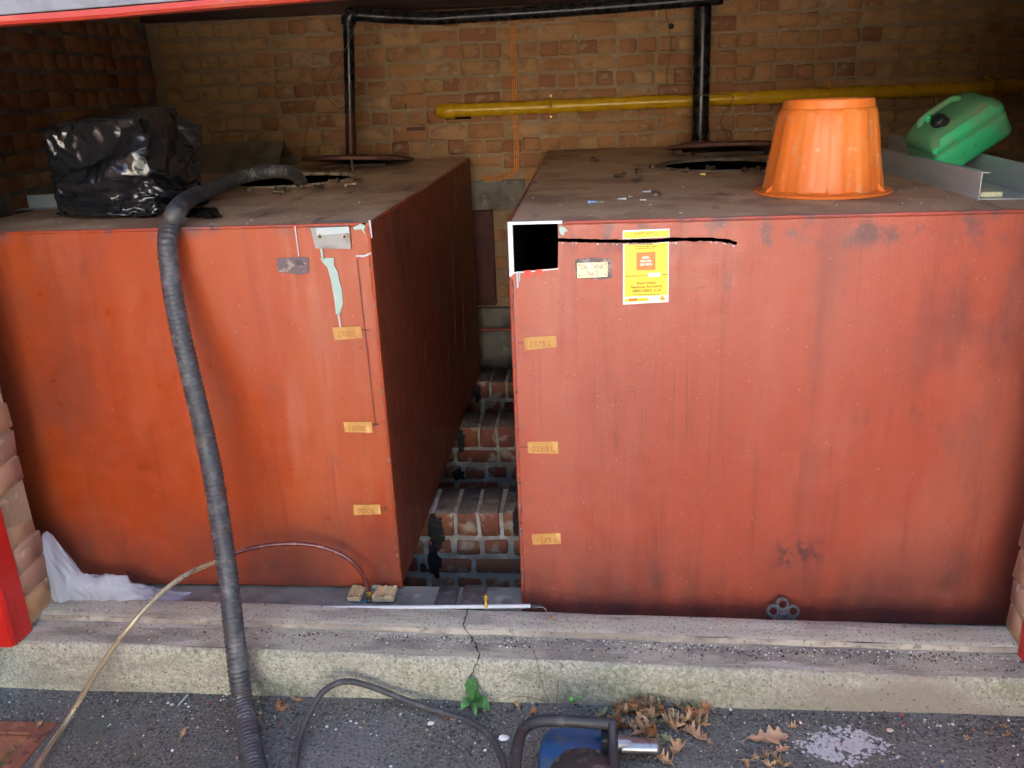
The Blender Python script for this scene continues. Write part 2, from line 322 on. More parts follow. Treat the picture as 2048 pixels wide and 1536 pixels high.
m_green = mat('green_can_plastic', (.045,.48,.19), .42, [((.13,.28,.13), dict(scale=(12,12,12), det=8, lo=.48, hi=.64, fac=.7)), ((.10,.13,.08), dict(scale=40, det=6, lo=.62, hi=.7, fac=.7))], bump=[(50,.2,.002)], rvar=.1)
m_green_dusty = mat('green_can_dusty', (.08,.23,.10), .75, [((.16,.17,.10), dict(scale=14, det=7, lo=.48, hi=.66, fac=.8))], bump=[(70,.3,.002)])
m_cap = mat('black_cap', (.015,.016,.018), .4)
m_binbag = mat('bin_bag_film', (.013,.013,.015), .21, spec=.7, coat=.4, bump=[(34,.35,.006),(90,.15,.002)])
m_poly = mat('polythene_film', (.74,.78,.86), .18, trans=.25, ior=1.15, bump=[(30,.3,.004)], alpha=.55)
m_white = mat('white_print', (.80,.80,.74), .5); m_yellow = mat('yellow_print', (.90,.62,.005), .35, [((.78,.50,.02), dict(scale=(14,14,7), lo=.54, hi=.66, fac=.8))], coat=.3)
m_print_orange = mat('orange_print', (.74,.20,.04), .4); m_ink = mat('brown_ink', (.22,.13,.01), .5); m_ink_red = mat('red_ink', (.72,.07,.01), .5); m_gold = mat('amber_print', (.75,.34,.01), .5)
m_tape = mat('old_masking_tape', (.52,.27,.075), .6, [((.42,.17,.05), dict(scale=(30,30,8), lo=.48, hi=.64, fac=.7)), ((.72,.46,.16), dict(scale=(26,26,12), lo=.56, hi=.68, fac=.7))])
m_pen = mat('faded_pen', (.38,.15,.045), .6); m_pencil = mat('pencil_mark', (.19,.06,.04), .7)
m_brass = mat('engraved_plate', (.72,.58,.36), .4, [((.85,.78,.62), dict(scale=20, lo=.5, hi=.66))], metal=.2); m_engrave = mat('engraved_letters', (.13,.15,.17), .6)
m_patch = mat('bare_primer_patch', (.14,.10,.105), .7, [((.32,.25,.20), dict(scale=(30,30,50), det=7, lo=.5, hi=.62)), ((.08,.06,.065), dict(scale=24, lo=.55, hi=.66))], bump=(60,.4,.002))
m_paint_aqua = mat('pale_green_paint_drip', (.33,.45,.40), .5, [((.42,.48,.42), dict(scale=30, lo=.5, hi=.65))])
m_paint_white = mat('white_paint_fleck', (.48,.48,.52), .5); m_paint_red = mat('bright_red_tape', (.80,.05,.03), .45)
m_brasspart = mat('yellow_brass', (.72,.48,.06), .3, metal=.7); m_foam = mat('cream_foam_board', (.66,.60,.40), .8, [((.56,.50,.30), dict(scale=30, lo=.52, hi=.66))], bump=(90,.5,.003)); m_foam_edge = mat('torn_foam', (.58,.44,.24), .9, bump=(90,1,.005))
m_valve = mat('bronze_valve', (.16,.12,.07), .45, metal=.6); m_teal = mat('teal_handle', (.03,.16,.20), .5)
m_silvertube = mat('white_plastic_tube', (.50,.53,.57), .3); m_iron = mat('cast_iron_grey', (.085,.083,.085), .65, [((.045,.042,.042), dict(scale=30, lo=.5, hi=.65))], bump=(60,.3,.002))
m_blue = mat('blue_tool_plastic', (.018,.09,.22), .45, [((.10,.12,.13), dict(scale=16, det=7, lo=.52, hi=.66, fac=.7))], rvar=.1)
m_toolblack = mat('black_tool_rubber', (.035,.034,.036), .5, [((.09,.085,.085), dict(scale=26, lo=.55, hi=.68, fac=.6))], rvar=.1)
m_gearbox = mat('sooty_gear_housing', (.05,.04,.038), .6, [((.15,.12,.105), dict(scale=18, det=7, lo=.55, hi=.66))], metal=.3, bump=(50,.4,.003))
m_chrome = mat('bright_steel', (.30,.30,.31), .36, [((.22,.20,.19), dict(scale=22, lo=.55, hi=.66))], metal=.85)
m_rustframe = mat('rusty_frame', (.22,.085,.05), .75, [((.32,.14,.08), dict(scale=16, lo=.5, hi=.66)), ((.12,.05,.035), dict(scale=34, lo=.56, hi=.66))], bump=(60,.4,.003))
m_mud = mat('pit_mud', (.13,.075,.035), .9, [((.30,.14,.05), dict(scale=14, det=6, lo=.5, hi=.66)), ((.10,.11,.035), dict(scale=20, lo=.54, hi=.66)), ((.04,.025,.015), dict(scale=10, lo=.55, hi=.68))], bump=(30,1,.01))
m_render = mat('pale_render', (.72,.69,.62), .9, bump=(30,.3,.004))
m_bounce_yard = mat('bounce_yard_concrete', (.50,.48,.44), .9, [((.38,.36,.33), dict(scale=1.5, lo=.45, hi=.65))], bump=(30,.3,.004))
m_blocker_hedge = mat('blocker_hedge_green', (.035,.06,.02), .9, [((.06,.10,.03), dict(scale=6, lo=.5, hi=.65))], bump=(12,1,.05))
m_lime = mat('dry_lime', (.50,.50,.49), .95, [((.40,.40,.40), dict(scale=90, det=4, lo=.52, hi=.62, fac=.8))], bump=(120,.8,.003))
m_grime = mat('grimy_brick_top', (.13,.105,.09), .95, [((.24,.20,.17), dict(scale=24, det=6, lo=.5, hi=.64, fac=.8)), ((.06,.05,.045), dict(scale=12, lo=.52, hi=.66, fac=.7))], rand=[(.13,.105,.09),(.17,.12,.10),(.10,.085,.08)], bump=(50,.6,.004))
m_scratch = mat('scratched_paint', (.28,.13,.085), .6)
m_oil = mat('oil_tar_stain', (.014,.014,.017), .6, [((.07,.05,.04), dict(scale=40, det=6, lo=.52, hi=.64, fac=.7))], bump=(50,.6,.004))
m_leaf = [mat('dry_leaf_tan', (.50,.32,.16), .7, [((.30,.16,.07), dict(scale=40, lo=.5, hi=.66))]), mat('dry_leaf_pale', (.50,.32,.19), .7, [((.36,.21,.11), dict(scale=30, lo=.5, hi=.66))]),
    mat('dry_leaf_orange', (.40,.17,.06), .65, [((.26,.11,.04), dict(scale=40, lo=.5, hi=.66))]), mat('dry_leaf_brown', (.27,.17,.09), .8, [((.38,.26,.14), dict(scale=40, lo=.5, hi=.66))]), mat('leaf_yellow_green', (.40,.36,.04), .6), mat('leaf_grey_green', (.17,.20,.10), .8, [((.26,.24,.14), dict(scale=40, lo=.5, hi=.66))])]
m_weed = mat('weed_green', (.05,.15,.04), .6, [((.085,.21,.07), dict(scale=50, lo=.5, hi=.64))], bump=(60,.3,.002)); m_sprig = mat('bright_sprig', (.13,.5,.05), .55); m_stalk = mat('dry_stalk', (.20,.13,.07), .8)
m_chip = mat('chip', (.7,.7,.68), .7, rand=[(.75,.75,.73),(.5,.48,.44),(.62,.52,.38),(.8,.8,.8)])
m_grit = [mat('grit_white', (.72,.73,.72), .7), mat('grit_tan', (.45,.33,.2), .8), mat('grit_dark', (.05,.05,.052), .8), mat('grit_red', (.6,.06,.04), .6), mat('grit_grey', (.2,.2,.21), .85)]

# ================================================================ setting: ground
gz = lambda x: -.128+.021*max(-1.6,min(1.6,x))
hp = oz(62,1468,-.155); HX, HY = hp.x, hp.y                    # inner corner of the inspection pit
g = MB(); gxs = [-30,-2.0,HX,-.8,0,.8,1.6,30]; gys = [-40,-1.1,HY,-.2]
for i in range(len(gxs)-1):
    for j in range(3):
        if i == 1 and j == 1: continue
        a, b = gxs[i], gxs[i+1]
        g.add([(a,gys[j],gz(a)),(b,gys[j],gz(b)),(b,gys[j+1],gz(b)),(a,gys[j+1],gz(a))], [(0,1,2,3)])
struct(g.build('ground', m_asphalt, org=(0,0,0)))

# ================================================================ brick pieces (shared meshes)
def brick_mesh(name, sx, sy, sz, mt, k=6, bev=.007, jit=.003):
    out = []
    for q in range(k):
        bm = bmesh.new(); bmesh.ops.create_cube(bm, size=1)
        for v in bm.verts: v.co = Vector((v.co.x*sx, v.co.y*sy, v.co.z*sz)) + Vector((rnd.uniform(-jit,jit), rnd.uniform(-jit,jit)*.7, rnd.uniform(-jit,jit)))
        bmesh.ops.bevel(bm, geom=list(bm.edges), offset=bev*rnd.uniform(.7,1.25), segments=1, affect='EDGES', clamp_overlap=True)
        bmesh.ops.triangulate(bm, faces=[f for f in bm.faces if len(f.verts) > 4])
        me = bpy.data.meshes.new(name); bm.to_mesh(me); bm.free(); me.materials.append(mt)
        me.polygons.foreach_set('use_smooth', [True]*len(me.polygons)); me.set_sharp_from_angle(angle=math.radians(50)); out.append(me)
    return out
def put_brick(me, c, parent, rotz=0, name='brick'):
    o = bpy.data.objects.new(name, me); COL.objects.link(o); o.parent = parent
    o.location = Vector(c)-ORG[parent.name]; o.rotation_euler = (rnd.uniform(-.012,.012), rnd.uniform(-.012,.012), rotz+rnd.uniform(-.012,.012)); return o
def join_bricks(items, name, parent, mt):
    b = MB()
    for me, c, rz in items:
        M = Matrix.Translation(Vector(c)) @ Matrix.Rotation(rz, 4, 'Z')
        b.add([M @ v.co for v in me.vertices], [tuple(p.vertices) for p in me.polygons])
    o = b.build(name, mt, parent, fix=False); o['kind'] = 'stuff'; return o
HW, SW, CH = .104, .208, .082
hb = brick_mesh('header_brick', HW-.0045, .05, CH-.0075, m_brick, 9, .011, .0055); sb = brick_mesh('stretcher_brick', SW-.005, .05, CH-.0075, m_brick, 9, .011, .0055)
hd_ = brick_mesh('header_brick', HW-.006, .05, CH-.009, m_brick_shade, 5, .012, .0055); sd_ = brick_mesh('stretcher_brick', SW-.007, .05, CH-.009, m_brick_shade, 5, .012, .0055)
def lay(u0, u1, z0, z1, zref=1.504):
    """brick centres (u, z, is_header) in English bond"""
    k0 = math.floor((z0-zref)/CH); out = []
    for k in range(k0, int((z1-zref)/CH)+2):
        z = zref+k*CH
        if z-CH/2 < z0-.03 or z+CH/2 > z1+.05: continue
        hd = k % 2 == 0; W = HW if hd else SW; off = (k*.37 % 1)*.02 + (0 if hd else HW/2)
        n0 = math.floor(u0/W)-1
        for i in range(n0, int(u1/W)+2):
            u = i*W+off
            if u-W/2 < u0-.06 or u+W/2 > u1+W*.6: continue
            out.append((u, z, hd))
    return out

# ---- back wall
bw = thing('brick_wall', (0, YW, -.45), 'tan brick back wall behind both tanks, carrying the yellow pipe', 'wall')
MB().box((-2.3,YW+.007,-.45),(2.75,YW+.24,2.12)).build('mortar', m_mortar, bw)
cells = lay(-2.13, 2.6, 1.04, 2.0)
cells.sort(key=lambda c: abs(c[0]-.05)+.0*c[1])
far = []
for n, (u, z, hd) in enumerate(cells):
    me = rnd.choice(hb if hd else sb); c = (u+rnd.uniform(-.003,.003), YW+.025+rnd.uniform(-.003,.003), z+rnd.uniform(-.002,.002))
    if n < 284: put_brick(me, c, bw)
    else: far.append((me, c, 0))
for u, z, hd in lay(-.37, .10, .27, 1.02):
    if z > .83 and u < -.1: continue
    if u < -.345: continue
    put_brick(rnd.choice(hb if hd else sb), (u, YW+.025+rnd.uniform(-.003,.003), z), bw)
join_bricks(far, 'end_bricks', bw, m_brick)
MB().box((-.62,YW-.012,.825),(-.135,YW+.02,.992)).build('concrete_pad', m_conc_dark, bw, bevel=.006)
MB().box((-.8,YW-.03,-.45),(.2,YW+.02,.262)).build('concrete_footing', m_conc_dark, bw, bevel=.006)
# slot left in the bricks beside the pipe end and a rusted strap
MB().box((-.56,YW-.003,1.325),(-.42,YW+.015,1.345)).build('wall_slot', m_black, bw)
q = oy(833,258,YW); MB().box((q.x-.055,YW-.012,q.z-.008),(q.x+.05,YW-.002,q.z+.010)).build('rusty_strap', m_lid, bw, bevel=.003)

# ---- left side wall, right side wall
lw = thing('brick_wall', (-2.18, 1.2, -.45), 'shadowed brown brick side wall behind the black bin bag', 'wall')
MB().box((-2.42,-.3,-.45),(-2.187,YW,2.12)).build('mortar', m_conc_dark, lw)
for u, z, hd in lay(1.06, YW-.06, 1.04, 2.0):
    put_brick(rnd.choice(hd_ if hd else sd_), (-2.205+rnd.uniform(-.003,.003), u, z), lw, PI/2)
rw = tag(MB().box((2.7,-.3,-.45),(2.94,YW+.2,2.12)).build('brick_wall', m_brick), 'unlit brick side wall beyond the right tank', 'wall')

# ---- ceiling, wall plate
struct(MB().box((-2.42,-.34,2.12),(2.94,YW+.24,2.2)).build('ceiling', m_ceiling))
p0 = oy(1000,11,YW-.08)
tag(MB().box((-2.17,YW-.08,p0.z),(2.69,YW-.001,2.118)).build('wall_plate', m_timber, bevel=.004), 'dark brown timber plate along the top of the back wall', 'beam')

# ---- lintel over the opening
ln = thing('door_lintel', (0,-.33,1.64), 'red edged grey lintel board across the top left of the opening', 'lintel')
z0, z1 = 1.655, 1.6745
ln.rotation_euler = (0,-.026,0); ln.location.z += .028
MB().box((-2.42,-.30,1.668),(2.94,-.20,2.12)).build('backing_beam', m_ceiling, ln, bevel=.004)
lt = MB(); n = 60; outer = []
for i in range(n+1):
    x = -2.42+5.36*i/n; e = .0035*fbm(x*3,0,0)
    outer.append([(x,-.302,z1+e*.3),(x,-.331,z1-.002+e*.5),(x,-.336,z0+.006+e),(x,-.331,z0+e),(x,-.25,z0+.004),(x,-.25,z1)])
lt.sheet(outer).build('red_trim', m_lintel_red, ln, smooth=True)
MB().box((-2.42,-.326,1.6755),(2.94,-.3005,2.2)).build('grey_fascia', m_lintel_grey, ln, bevel=.003)

struct(MB().box((-30,-14,-.2),(30,-3.0,-.09)).build('bounce_yard', m_bounce_yard))  # unseen pale ground, added to bounce sun into the room
for x, lb in ((-3.5,'left'),(3.5,'right')):  # unseen hedges, added to darken the ends of the back wall
    rows = [[(x+(.9 if j in (0,1) else 0)*0+.35*fbm(i*.5,j*1.3,x)+(0 if j < 3 else (.6 if x < 0 else -.6)*-1), -14+i*.4, -.2+min(j,3)*1.1+.25*fbm(i*.7,j,3)*(j > 0)) for j in range(5)] for i in range(28)]
    tag(MB().sheet(rows).build('blocker_hedge', m_blocker_hedge, smooth=True), 'added unseen greenery blocking light on the %s side' % lb, 'blocker_hedge')
# ---- unseen pale building, added to throw sunlight back into the room
yb = thing('bounce_building', (-6,-14,-.2), 'added pale building behind the viewer, bouncing sun into the opening', 'building')
MB().box((-9,-16,-.2),(8,-14,5.5)).build('wall', m_render, yb); MB().box((-9.4,-16.4,5.5),(8.4,-13.6,5.7)).build('roof', m_ceiling, yb)
for k in range(3): MB().box((-7+5*k,-14.0,1.0),(-5.6+5*k,-13.96,2.3)).build('window', m_cap, yb)

# ---- sill (runs a touch out of line with the tanks)
def SY(y, x): return y-.030*x
sl_ = thing('concrete_sill', (0,-.2,-.17), 'worn concrete threshold with lichen front and gritty step across the opening', 'sill')
def strip(profile, name, mt, n=90, amp=.003, x0=-2.0, x1=2.0, seed=0):
    rows = []
    for i in range(n+1):
        x = x0+(x1-x0)*i/n; row = []
        for k, (y, z) in enumerate(profile):
            row.append((x, SY(y,x)+amp*fbm(x*6,k*3.1+seed,1)+.4*amp*fbm(x*40,k*3.1+seed,5), z+amp*.7*fbm(x*5,k*2.7+seed,7)+.4*amp*fbm(x*45,k*2.3+seed,2)))
        rows.append(row)
    return MB().sheet(rows).build(name, mt, sl_, smooth=True, angle=60)
ledge = strip([(-.094,-.17),(-.094,.018),(-.100,.028),(-.108,.031),(-.135,.031),(-.165,.029),(-.183,.029),(-.190,.026)], 'inner_ledge', m_conc, seed=1)
lip = strip([(-.190,.026),(-.1935,.024),(-.198,.0125)], 'ledge_lip', m_conc_lip, amp=.003, seed=2.4)
step = strip([(-.197,.0127),(-.215,.010),(-.24,.009),(-.262,.008),(-.280,.006),(-.290,.005)], 'step_tread', m_conc_step, seed=3)
front = strip([(-.289,.005),(-.297,.002),(-.302,-.006),(-.304,-.04),(-.305,-.08),(-.305,-.12),(-.305,-.19)], 'front_face', m_conc_lichen, amp=.004, seed=4)
# crack through the sill
ck = MB(); pts = []
for px, py, (yy, zz) in [(936,1220,(-.103,.034)),(930,1240,(-.155,.034)),(927,1256,(-.188,.031)),(940,1262,(-.205,.018)),(952,1275,(-.235,.013)),(955,1295,(-.265,.012)),(958,1318,(-.293,.0085)),(949,1335,(-.306,-.02)),(941,1352,(-.3085,-.06)),(945,1380,(-.309,-.11))]:
    x = oz(px,py,zz).x; pts.append(Vector((x, SY(yy,x)-.0015, zz+.001)))
pp = catmull(pts, 4); rows = []
for i, p in enumerate(pp):
    wd = .0012*(1+.8*noise.noise(Vector((i*.9,0,0)))); jx = .006*noise.noise(Vector((i*1.7,3,0))); rows.append([p+Vector((jx-wd,0,0)), p+Vector((jx+wd,0,0))])
ck.sheet(rows).build('crack', m_black, sl_, fix=False)

# ---- slab behind the sill and brick piers carrying the tanks
struct(MB().box((-2.19,-.093,-.6),(2.7,YW,-.45)).build('pit_floor', m_conc_dark))
jb_h = brick_mesh('soldier_brick', .072, .214, .102, m_brick_red, bev=.006, jit=.004)
jb_s = brick_mesh('pier_stretcher', .185, .05, .060, m_brick_red, bev=.008, jit=.005)
jb_k = brick_mesh('pier_header', .090, .05, .060, m_brick_red, bev=.008, jit=.005)
for me in jb_h:
    me.materials.append(m_grime)
    for p in me.polygons:
        if p.normal.z > .7: p.material_index = 1
PIERS = [(-.088,.089),(.57,.789),(1.404,1.631),(2.064,2.296)]
where = ['directly behind the sill', 'second from the sill', 'third from the sill', 'nearest the back wall']
for k, (a, b) in enumerate(PIERS):
    pr = thing('brick_pier', (-.2,(a+b)/2,-.45), 'low brick pier under the tanks, '+where[k], 'pier', 'brick piers carrying the tanks')
    core = MB().box((-2.0,a+.010,-.45),(.0,b-.006,-.008)); core.box((.001,a+.010,-.45),(1.9,b-.006,-.066)); core.build('mortar_core', m_mortar_pale if k else m_conc_dark, pr)
    y = (a+b)/2; L = (b-a)/.214
    for i in range(7):
        x = .02-.086*i-.012*k
        if k == 0 and i not in (2,3): continue
        o = put_brick(rnd.choice(jb_h), (x, y, -.051-.002*rnd.random()), pr); o.scale.y = L*.985
    for r in range(4):
        z = -.150-.082*r; xs = .05-.05*(r % 2)-.03*k
        while xs > -.62:
            st = (r % 2 == 1) if k != 2 else (r % 2 == 0)
            me = rnd.choice(jb_s if st else jb_k); W = .204 if st else .108
            put_brick(me, (xs-W/2, a+.026+rnd.uniform(-.003,.003), z), pr); xs -= W
# tar-like oil runs down the piers beside the left tank
def blob(cx, cz, w, h, seed, n=90):
    o = []
    for i in range(n):
        a = 2*PI*i/n; r = 1+.38*fbm(math.cos(a)*1.5+seed, math.sin(a)*2.6, seed, 4); o.append((cx+w*r*math.cos(a), cz+h*r*math.sin(a)))
    return o
def stain(px, py, Y, w, h, seed, parent):
    c = oy(px,py,Y); MB().prism(blob(c.x,c.z,w,h,seed), lambda u,v,t: (u,t,v), Y-.0045, Y-.0025).build('oil_stain', m_oil, parent)
piers = [o for o in COL.objects if o.name.startswith('brick_pier')]
stain(872,1060,.57,.030,.075,1,piers[1]); stain(868,1120,.57,.026,.07,2,piers[1]); stain(846,1135,.57,.012,.02,5,piers[1])
stain(1032,1045,.57,.012,.06,8,piers[1]); stain(922,880,1.404,.020,.055,3,piers[2]); stain(918,950,1.404,.032,.028,4,piers[2]); stain(955,785,2.064,.020,.055,6,piers[3])

# ---- brick jambs and red posts either side of the opening
jb = brick_mesh('jamb_brick', .23, .125, CH-.008, m_brick_jamb, 8, bev=.0045, jit=.006)
def jamb(x, sgn, ya, yb, label, lab2):
    r = thing('brick_jamb', (x,(ya+yb)/2,.03), label, 'wall')
    MB().box((min(x+sgn*.004,x+sgn*.6),ya+.002,.02),(max(x+sgn*.004,x+sgn*.6),yb-.005,1.668)).build('mortar_core', m_mortar, r)
    k = 0; z = .032
    while z < 1.64:
        o = put_brick(rnd.choice(jb), (x+sgn*.115+rnd.uniform(-.004,.004), (ya+yb)/2+rnd.uniform(-.004,.003), z+CH/2), r); o.scale.y = (yb-ya)/.125*rnd.uniform(.98,1.04)
        z += CH; k += 1
    p = thing('door_post', (x+sgn*.06,ya-.06,.0), lab2, 'post')
    zb = .012
    rows = []
    for i in range(41):
        zz = zb+(1.652-zb)*i/40; e = .002*fbm(zz*5,x,3)
        xi = x+sgn*(-.004)+e
        rows.append([(xi+sgn*.14,ya-.001,zz),(xi+sgn*.008,ya-.001,zz),(xi,ya-.008,zz),(xi,ya-.085,zz),(xi+sgn*.008,ya-.094,zz),(xi+sgn*.14,ya-.094,zz)])
    MB().sheet(rows).build('timber', m_redpost, p, smooth=True)
jamb(-1.455, -1, -.198, -.078, 'brick side pier of the opening at the left edge', 'bright red painted door post at the left edge')
jamb(1.34, 1, -.232, -.150, 'brick side pier of the opening at the right edge', 'bright red painted door post at the right edge')
# unseen open red doors, added to shade the tank sides
for x, sg, lb in ((-1.50,-1,'left'),(1.47,1,'right')):
    d = thing('blocker_door', (x,-.9,-.1), 'added unseen red door, opened to shade the tank on the %s' % lb, 'door')
    for k in range(10):
        MB().box((min(x,x+sg*.03),-.34-.14*(k+1)+.004,-.08),(max(x,x+sg*.03),-.34-.14*k,1.62)).build('board', m_redpost, d, bevel=.004)
    for z in (.15,1.3): MB().box((min(x+sg*.031,x+sg*.06),-1.72,z),(max(x+sg*.031,x+sg*.06),-.36,z+.12)).build('ledge', m_redpost, d, bevel=.004)
# outer face of the building front, either side
for xa, xb, lb in ((-30,-1.62,'left'),(1.5,30,'right')):
    tag(MB().box((xa,-.30,-.2),(xb,-.24,2.6)).build('front_wall', m_brick), 'brick front wall of the building %s of the opening' % lb, 'wall')
tag(MB().box((-1.62,-.318,2.2),(1.5,-.24,2.6)).build('front_wall', m_brick), 'brick front wall of the building above the lintel', 'wall')

# ================================================================ the two oil tanks
def ring_plate(b, x0, x1, y0, y1, z, cx, cy, rx, ry, n=48, zt=None):
    """flat plate with an oval hole"""
    ang = sorted([2*PI*k/n for k in range(n)] + [math.atan2(y-cy, x-cx) % (2*PI) for x in (x0,x1) for y in (y0,y1)])
    o, i = [], []
    for a in ang:
        c, s = math.cos(a), math.sin(a); t = min([(x1-cx)/c if c > 1e-9 else 1e9, (x0-cx)/c if c < -1e-9 else 1e9, (y1-cy)/s if s > 1e-9 else 1e9, (y0-cy)/s if s < -1e-9 else 1e9])
        o.append((cx+t*c, cy+t*s, z)); i.append((cx+rx*c, cy+ry*s, z))
    m = len(ang); b.add(o+i, [(k,(k+1)%m,m+(k+1)%m,m+k) for k in range(m)])
def hatch(root, cx, cy, rx, ry, mt):
    b = MB(); n = 56
    prof = [(.0,-.007),(.0,.004),(.004,.007),(.018,.007),(.022,.004),(.022,.0005)]
    rows = [[(cx+(rx+d)*math.cos(2*PI*k/n), cy+(ry+d)*math.sin(2*PI*k/n), T+z+.0015*fbm(k*.4,d*50,cx)) for k in range(n+1)] for d, z in prof]
    return b.sheet(rows).build('hatch_rim', mt, root, smooth=True)
FRY1 = .0622
X1L, X1R, Y1B = -1.665, -.388, 2.249
tank1 = thing('oil_tank', ((X1L+X1R)/2, FRY1, 0), 'orange red rectangular steel oil tank on the left with a black hose over its edge', 'oil tank', 'oil tanks')
# front plate is a slightly buckled sheet
def front_sheet(x0, x1, z0, z1, y, amp, seed, nx=40, nz=34):
    return [[(x0+(x1-x0)*i/nx, y+(amp*fbm(i*.11,j*.10,seed,2)*math.sin(PI*i/nx)*math.sin(PI*j/nz)), z0+(z1-z0)*j/nz) for i in range(nx+1)] for j in range(nz+1)]
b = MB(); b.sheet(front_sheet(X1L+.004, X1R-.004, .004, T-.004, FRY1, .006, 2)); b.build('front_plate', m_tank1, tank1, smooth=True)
b = MB()
b.add([(X1L,FRY1+.004,.0),(X1L,Y1B,.0),(X1L,Y1B,T),(X1L,FRY1+.004,T)], [(0,1,2,3)])
b.add([(X1R,FRY1+.004,.0),(X1R,Y1B,.0),(X1R,Y1B,T-.004),(X1R,FRY1+.004,T-.004)], [(0,1,2,3)])
b.add([(X1L,Y1B,.0),(X1R,Y1B,.0),(X1R,Y1B,T-.004),(X1L,Y1B,T-.004)], [(0,1,2,3)])
b.add([(X1L,FRY1+.004,.0),(X1R,FRY1+.004,.0),(X1R,Y1B,.0),(X1L,Y1B,.0)], [(0,1,2,3)])
b.build('side_plates', m_tankside, tank1, fix=False)
H1 = (-1.03,1.33,.262,.27)
b = MB(); ring_plate(b, X1L+.002, X1R-.002, FRY1+.003, Y1B-.001, T, *H1); b.build('top_plate', m_tanktop, tank1, fix=False)
# welded corner beads
b = MB()
def bead(path, r=.006, seed=0):
    pth = resample(catmull(path, 6) if len(path) > 2 else [Vector(path[0]).lerp(Vector(path[1]), i/60) for i in range(61)], .02)
    b.tube(pth, [r*(1+.25*noise.noise(p*40)) for p in pth], 8)
bead([(X1L,FRY1+.004,T-.004),(X1R,FRY1+.004,T-.004)]); bead([(X1R-.003,FRY1+.005,0),(X1R-.003,FRY1+.005,T-.004)]); bead([(X1R-.003,FRY1,T-.005),(X1R-.003,Y1B,T-.005)])
b.build('weld_bead', m_tank1, tank1, smooth=True)
hatch(tank1, *H1, m_rimpale)
MB().lathe([(.24,0),(.24,.9)], Matrix.Translation((H1[0],H1[1],.1)), 24).build('dark_interior', m_black, tank1) if 0 else None

X2L, X2R, Y2B, Z2B = 0.0, 1.56, 2.566, -.06
tank2 = thing('oil_tank', ((X2L+X2R)/2, 0, Z2B), 'dusty red rectangular steel oil tank on the right with a square cut in its corner', 'oil tank', 'oil tanks')
NX0, NX1, NZ = .012, .131, 1.023
kerf_up = [(1118,476),(1180,478),(1250,479),(1300,478),(1350,475),(1420,475),(1455,478),(1476,484)]
kerf_dn = [(1472,491),(1448,485),(1415,482),(1352,483),(1300,486),(1250,487),(1180,486),(1118,484)]
ku = [(oy(x,y,0).x, oy(x,y,0).z+.0012*rnd.uniform(-1,1)) for x, y in kerf_up]; kd = [(oy(x,y,0).x, oy(x,y,0).z+.0012*rnd.uniform(-1,1)) for x, y in kerf_dn]
def refine(pl, j, n=5):
    o = []
    for (a, c), (d, e) in zip(pl, pl[1:]):
        for k in range(n): t = k/n; o.append((a+(d-a)*t, c+(e-c)*t+(rnd.uniform(-j,j) if k else 0)))
    return o+[pl[-1]]
ku = refine(ku, .0014, 9); kd = refine(kd, .0018, 9)
out = [(NX1,T-.004)]+[(NX1+.0005,ku[0][1])]+ku[1:]+kd[:-1]+[(NX1,kd[-1][1]),(NX1-.002,NZ+.004),(.07,NZ-.001),(NX0,NZ-.006),(X2L+.002,NZ-.012),(X2L+.002,Z2B),(X2R-.002,Z2B),(X2R-.002,T-.004)]
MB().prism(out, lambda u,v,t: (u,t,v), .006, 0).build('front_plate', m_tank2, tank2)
b = MB()
b.box((X2L,.0062,Z2B),(X2L+.006,Y2B,T-.0045)); b.box((X2R-.006,.0062,Z2B),(X2R,Y2B,T-.0045)); b.box((X2L+.0061,Y2B-.006,Z2B),(X2R-.0061,Y2B,T-.0045)); b.box((X2L+.0061,.0063,Z2B),(X2R-.0061,Y2B-.0061,Z2B+.006))
b.build('side_plates', [m_tankside], tank2)
H2 = (.755,1.42,.236,.265)
b = MB(); ring_plate(b, X2L+.001, X2R-.001, .001, Y2B-.001, T, *H2); ring_plate(b, X2L+.006, X2R-.006, .008, Y2B-.006, T-.006, *H2); b.build('top_plate', m_tanktop, tank2, fix=False)
# black lining so the cut reads as a deep hole
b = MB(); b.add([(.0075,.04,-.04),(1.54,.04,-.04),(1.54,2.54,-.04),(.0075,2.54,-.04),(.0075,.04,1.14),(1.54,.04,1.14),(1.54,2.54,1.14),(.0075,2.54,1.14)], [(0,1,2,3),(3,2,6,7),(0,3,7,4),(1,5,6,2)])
b.build('black_lining', m_black, tank2, fix=False)
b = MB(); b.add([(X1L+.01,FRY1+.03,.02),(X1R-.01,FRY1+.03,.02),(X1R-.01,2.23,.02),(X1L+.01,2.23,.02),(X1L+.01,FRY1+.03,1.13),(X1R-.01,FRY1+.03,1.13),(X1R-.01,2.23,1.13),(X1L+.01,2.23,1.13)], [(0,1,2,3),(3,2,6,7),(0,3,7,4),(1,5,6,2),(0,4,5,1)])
b.build('black_lining', m_black, tank1, fix=False)
# bright cut edges round the notch
b = MB(); b.box((-.001,-.002,T-.0055),(NX1+.012,.010,T+.0025)); b.box((-.001,-.002,NZ-.004),(NX0,.010,T-.0056)); b.build('cut_edge', m_steelcut, tank2, bevel=.001)
b = MB(); b.add([(-.001,-.0022,NZ-.018),(NX0,-.0022,NZ-.007),(NX0,-.0022,NZ+.0),(-.001,-.0022,NZ-.004)], [(0,1,2,3)]); b.add([(NX0,-.0022,NZ-.008),(NX1,-.0022,NZ+.0015),(NX1,-.0022,NZ+.004),(NX0,-.0022,NZ-.004)], [(0,1,2,3)]); b.build('cut_edge', m_steelcut, tank2, fix=False)
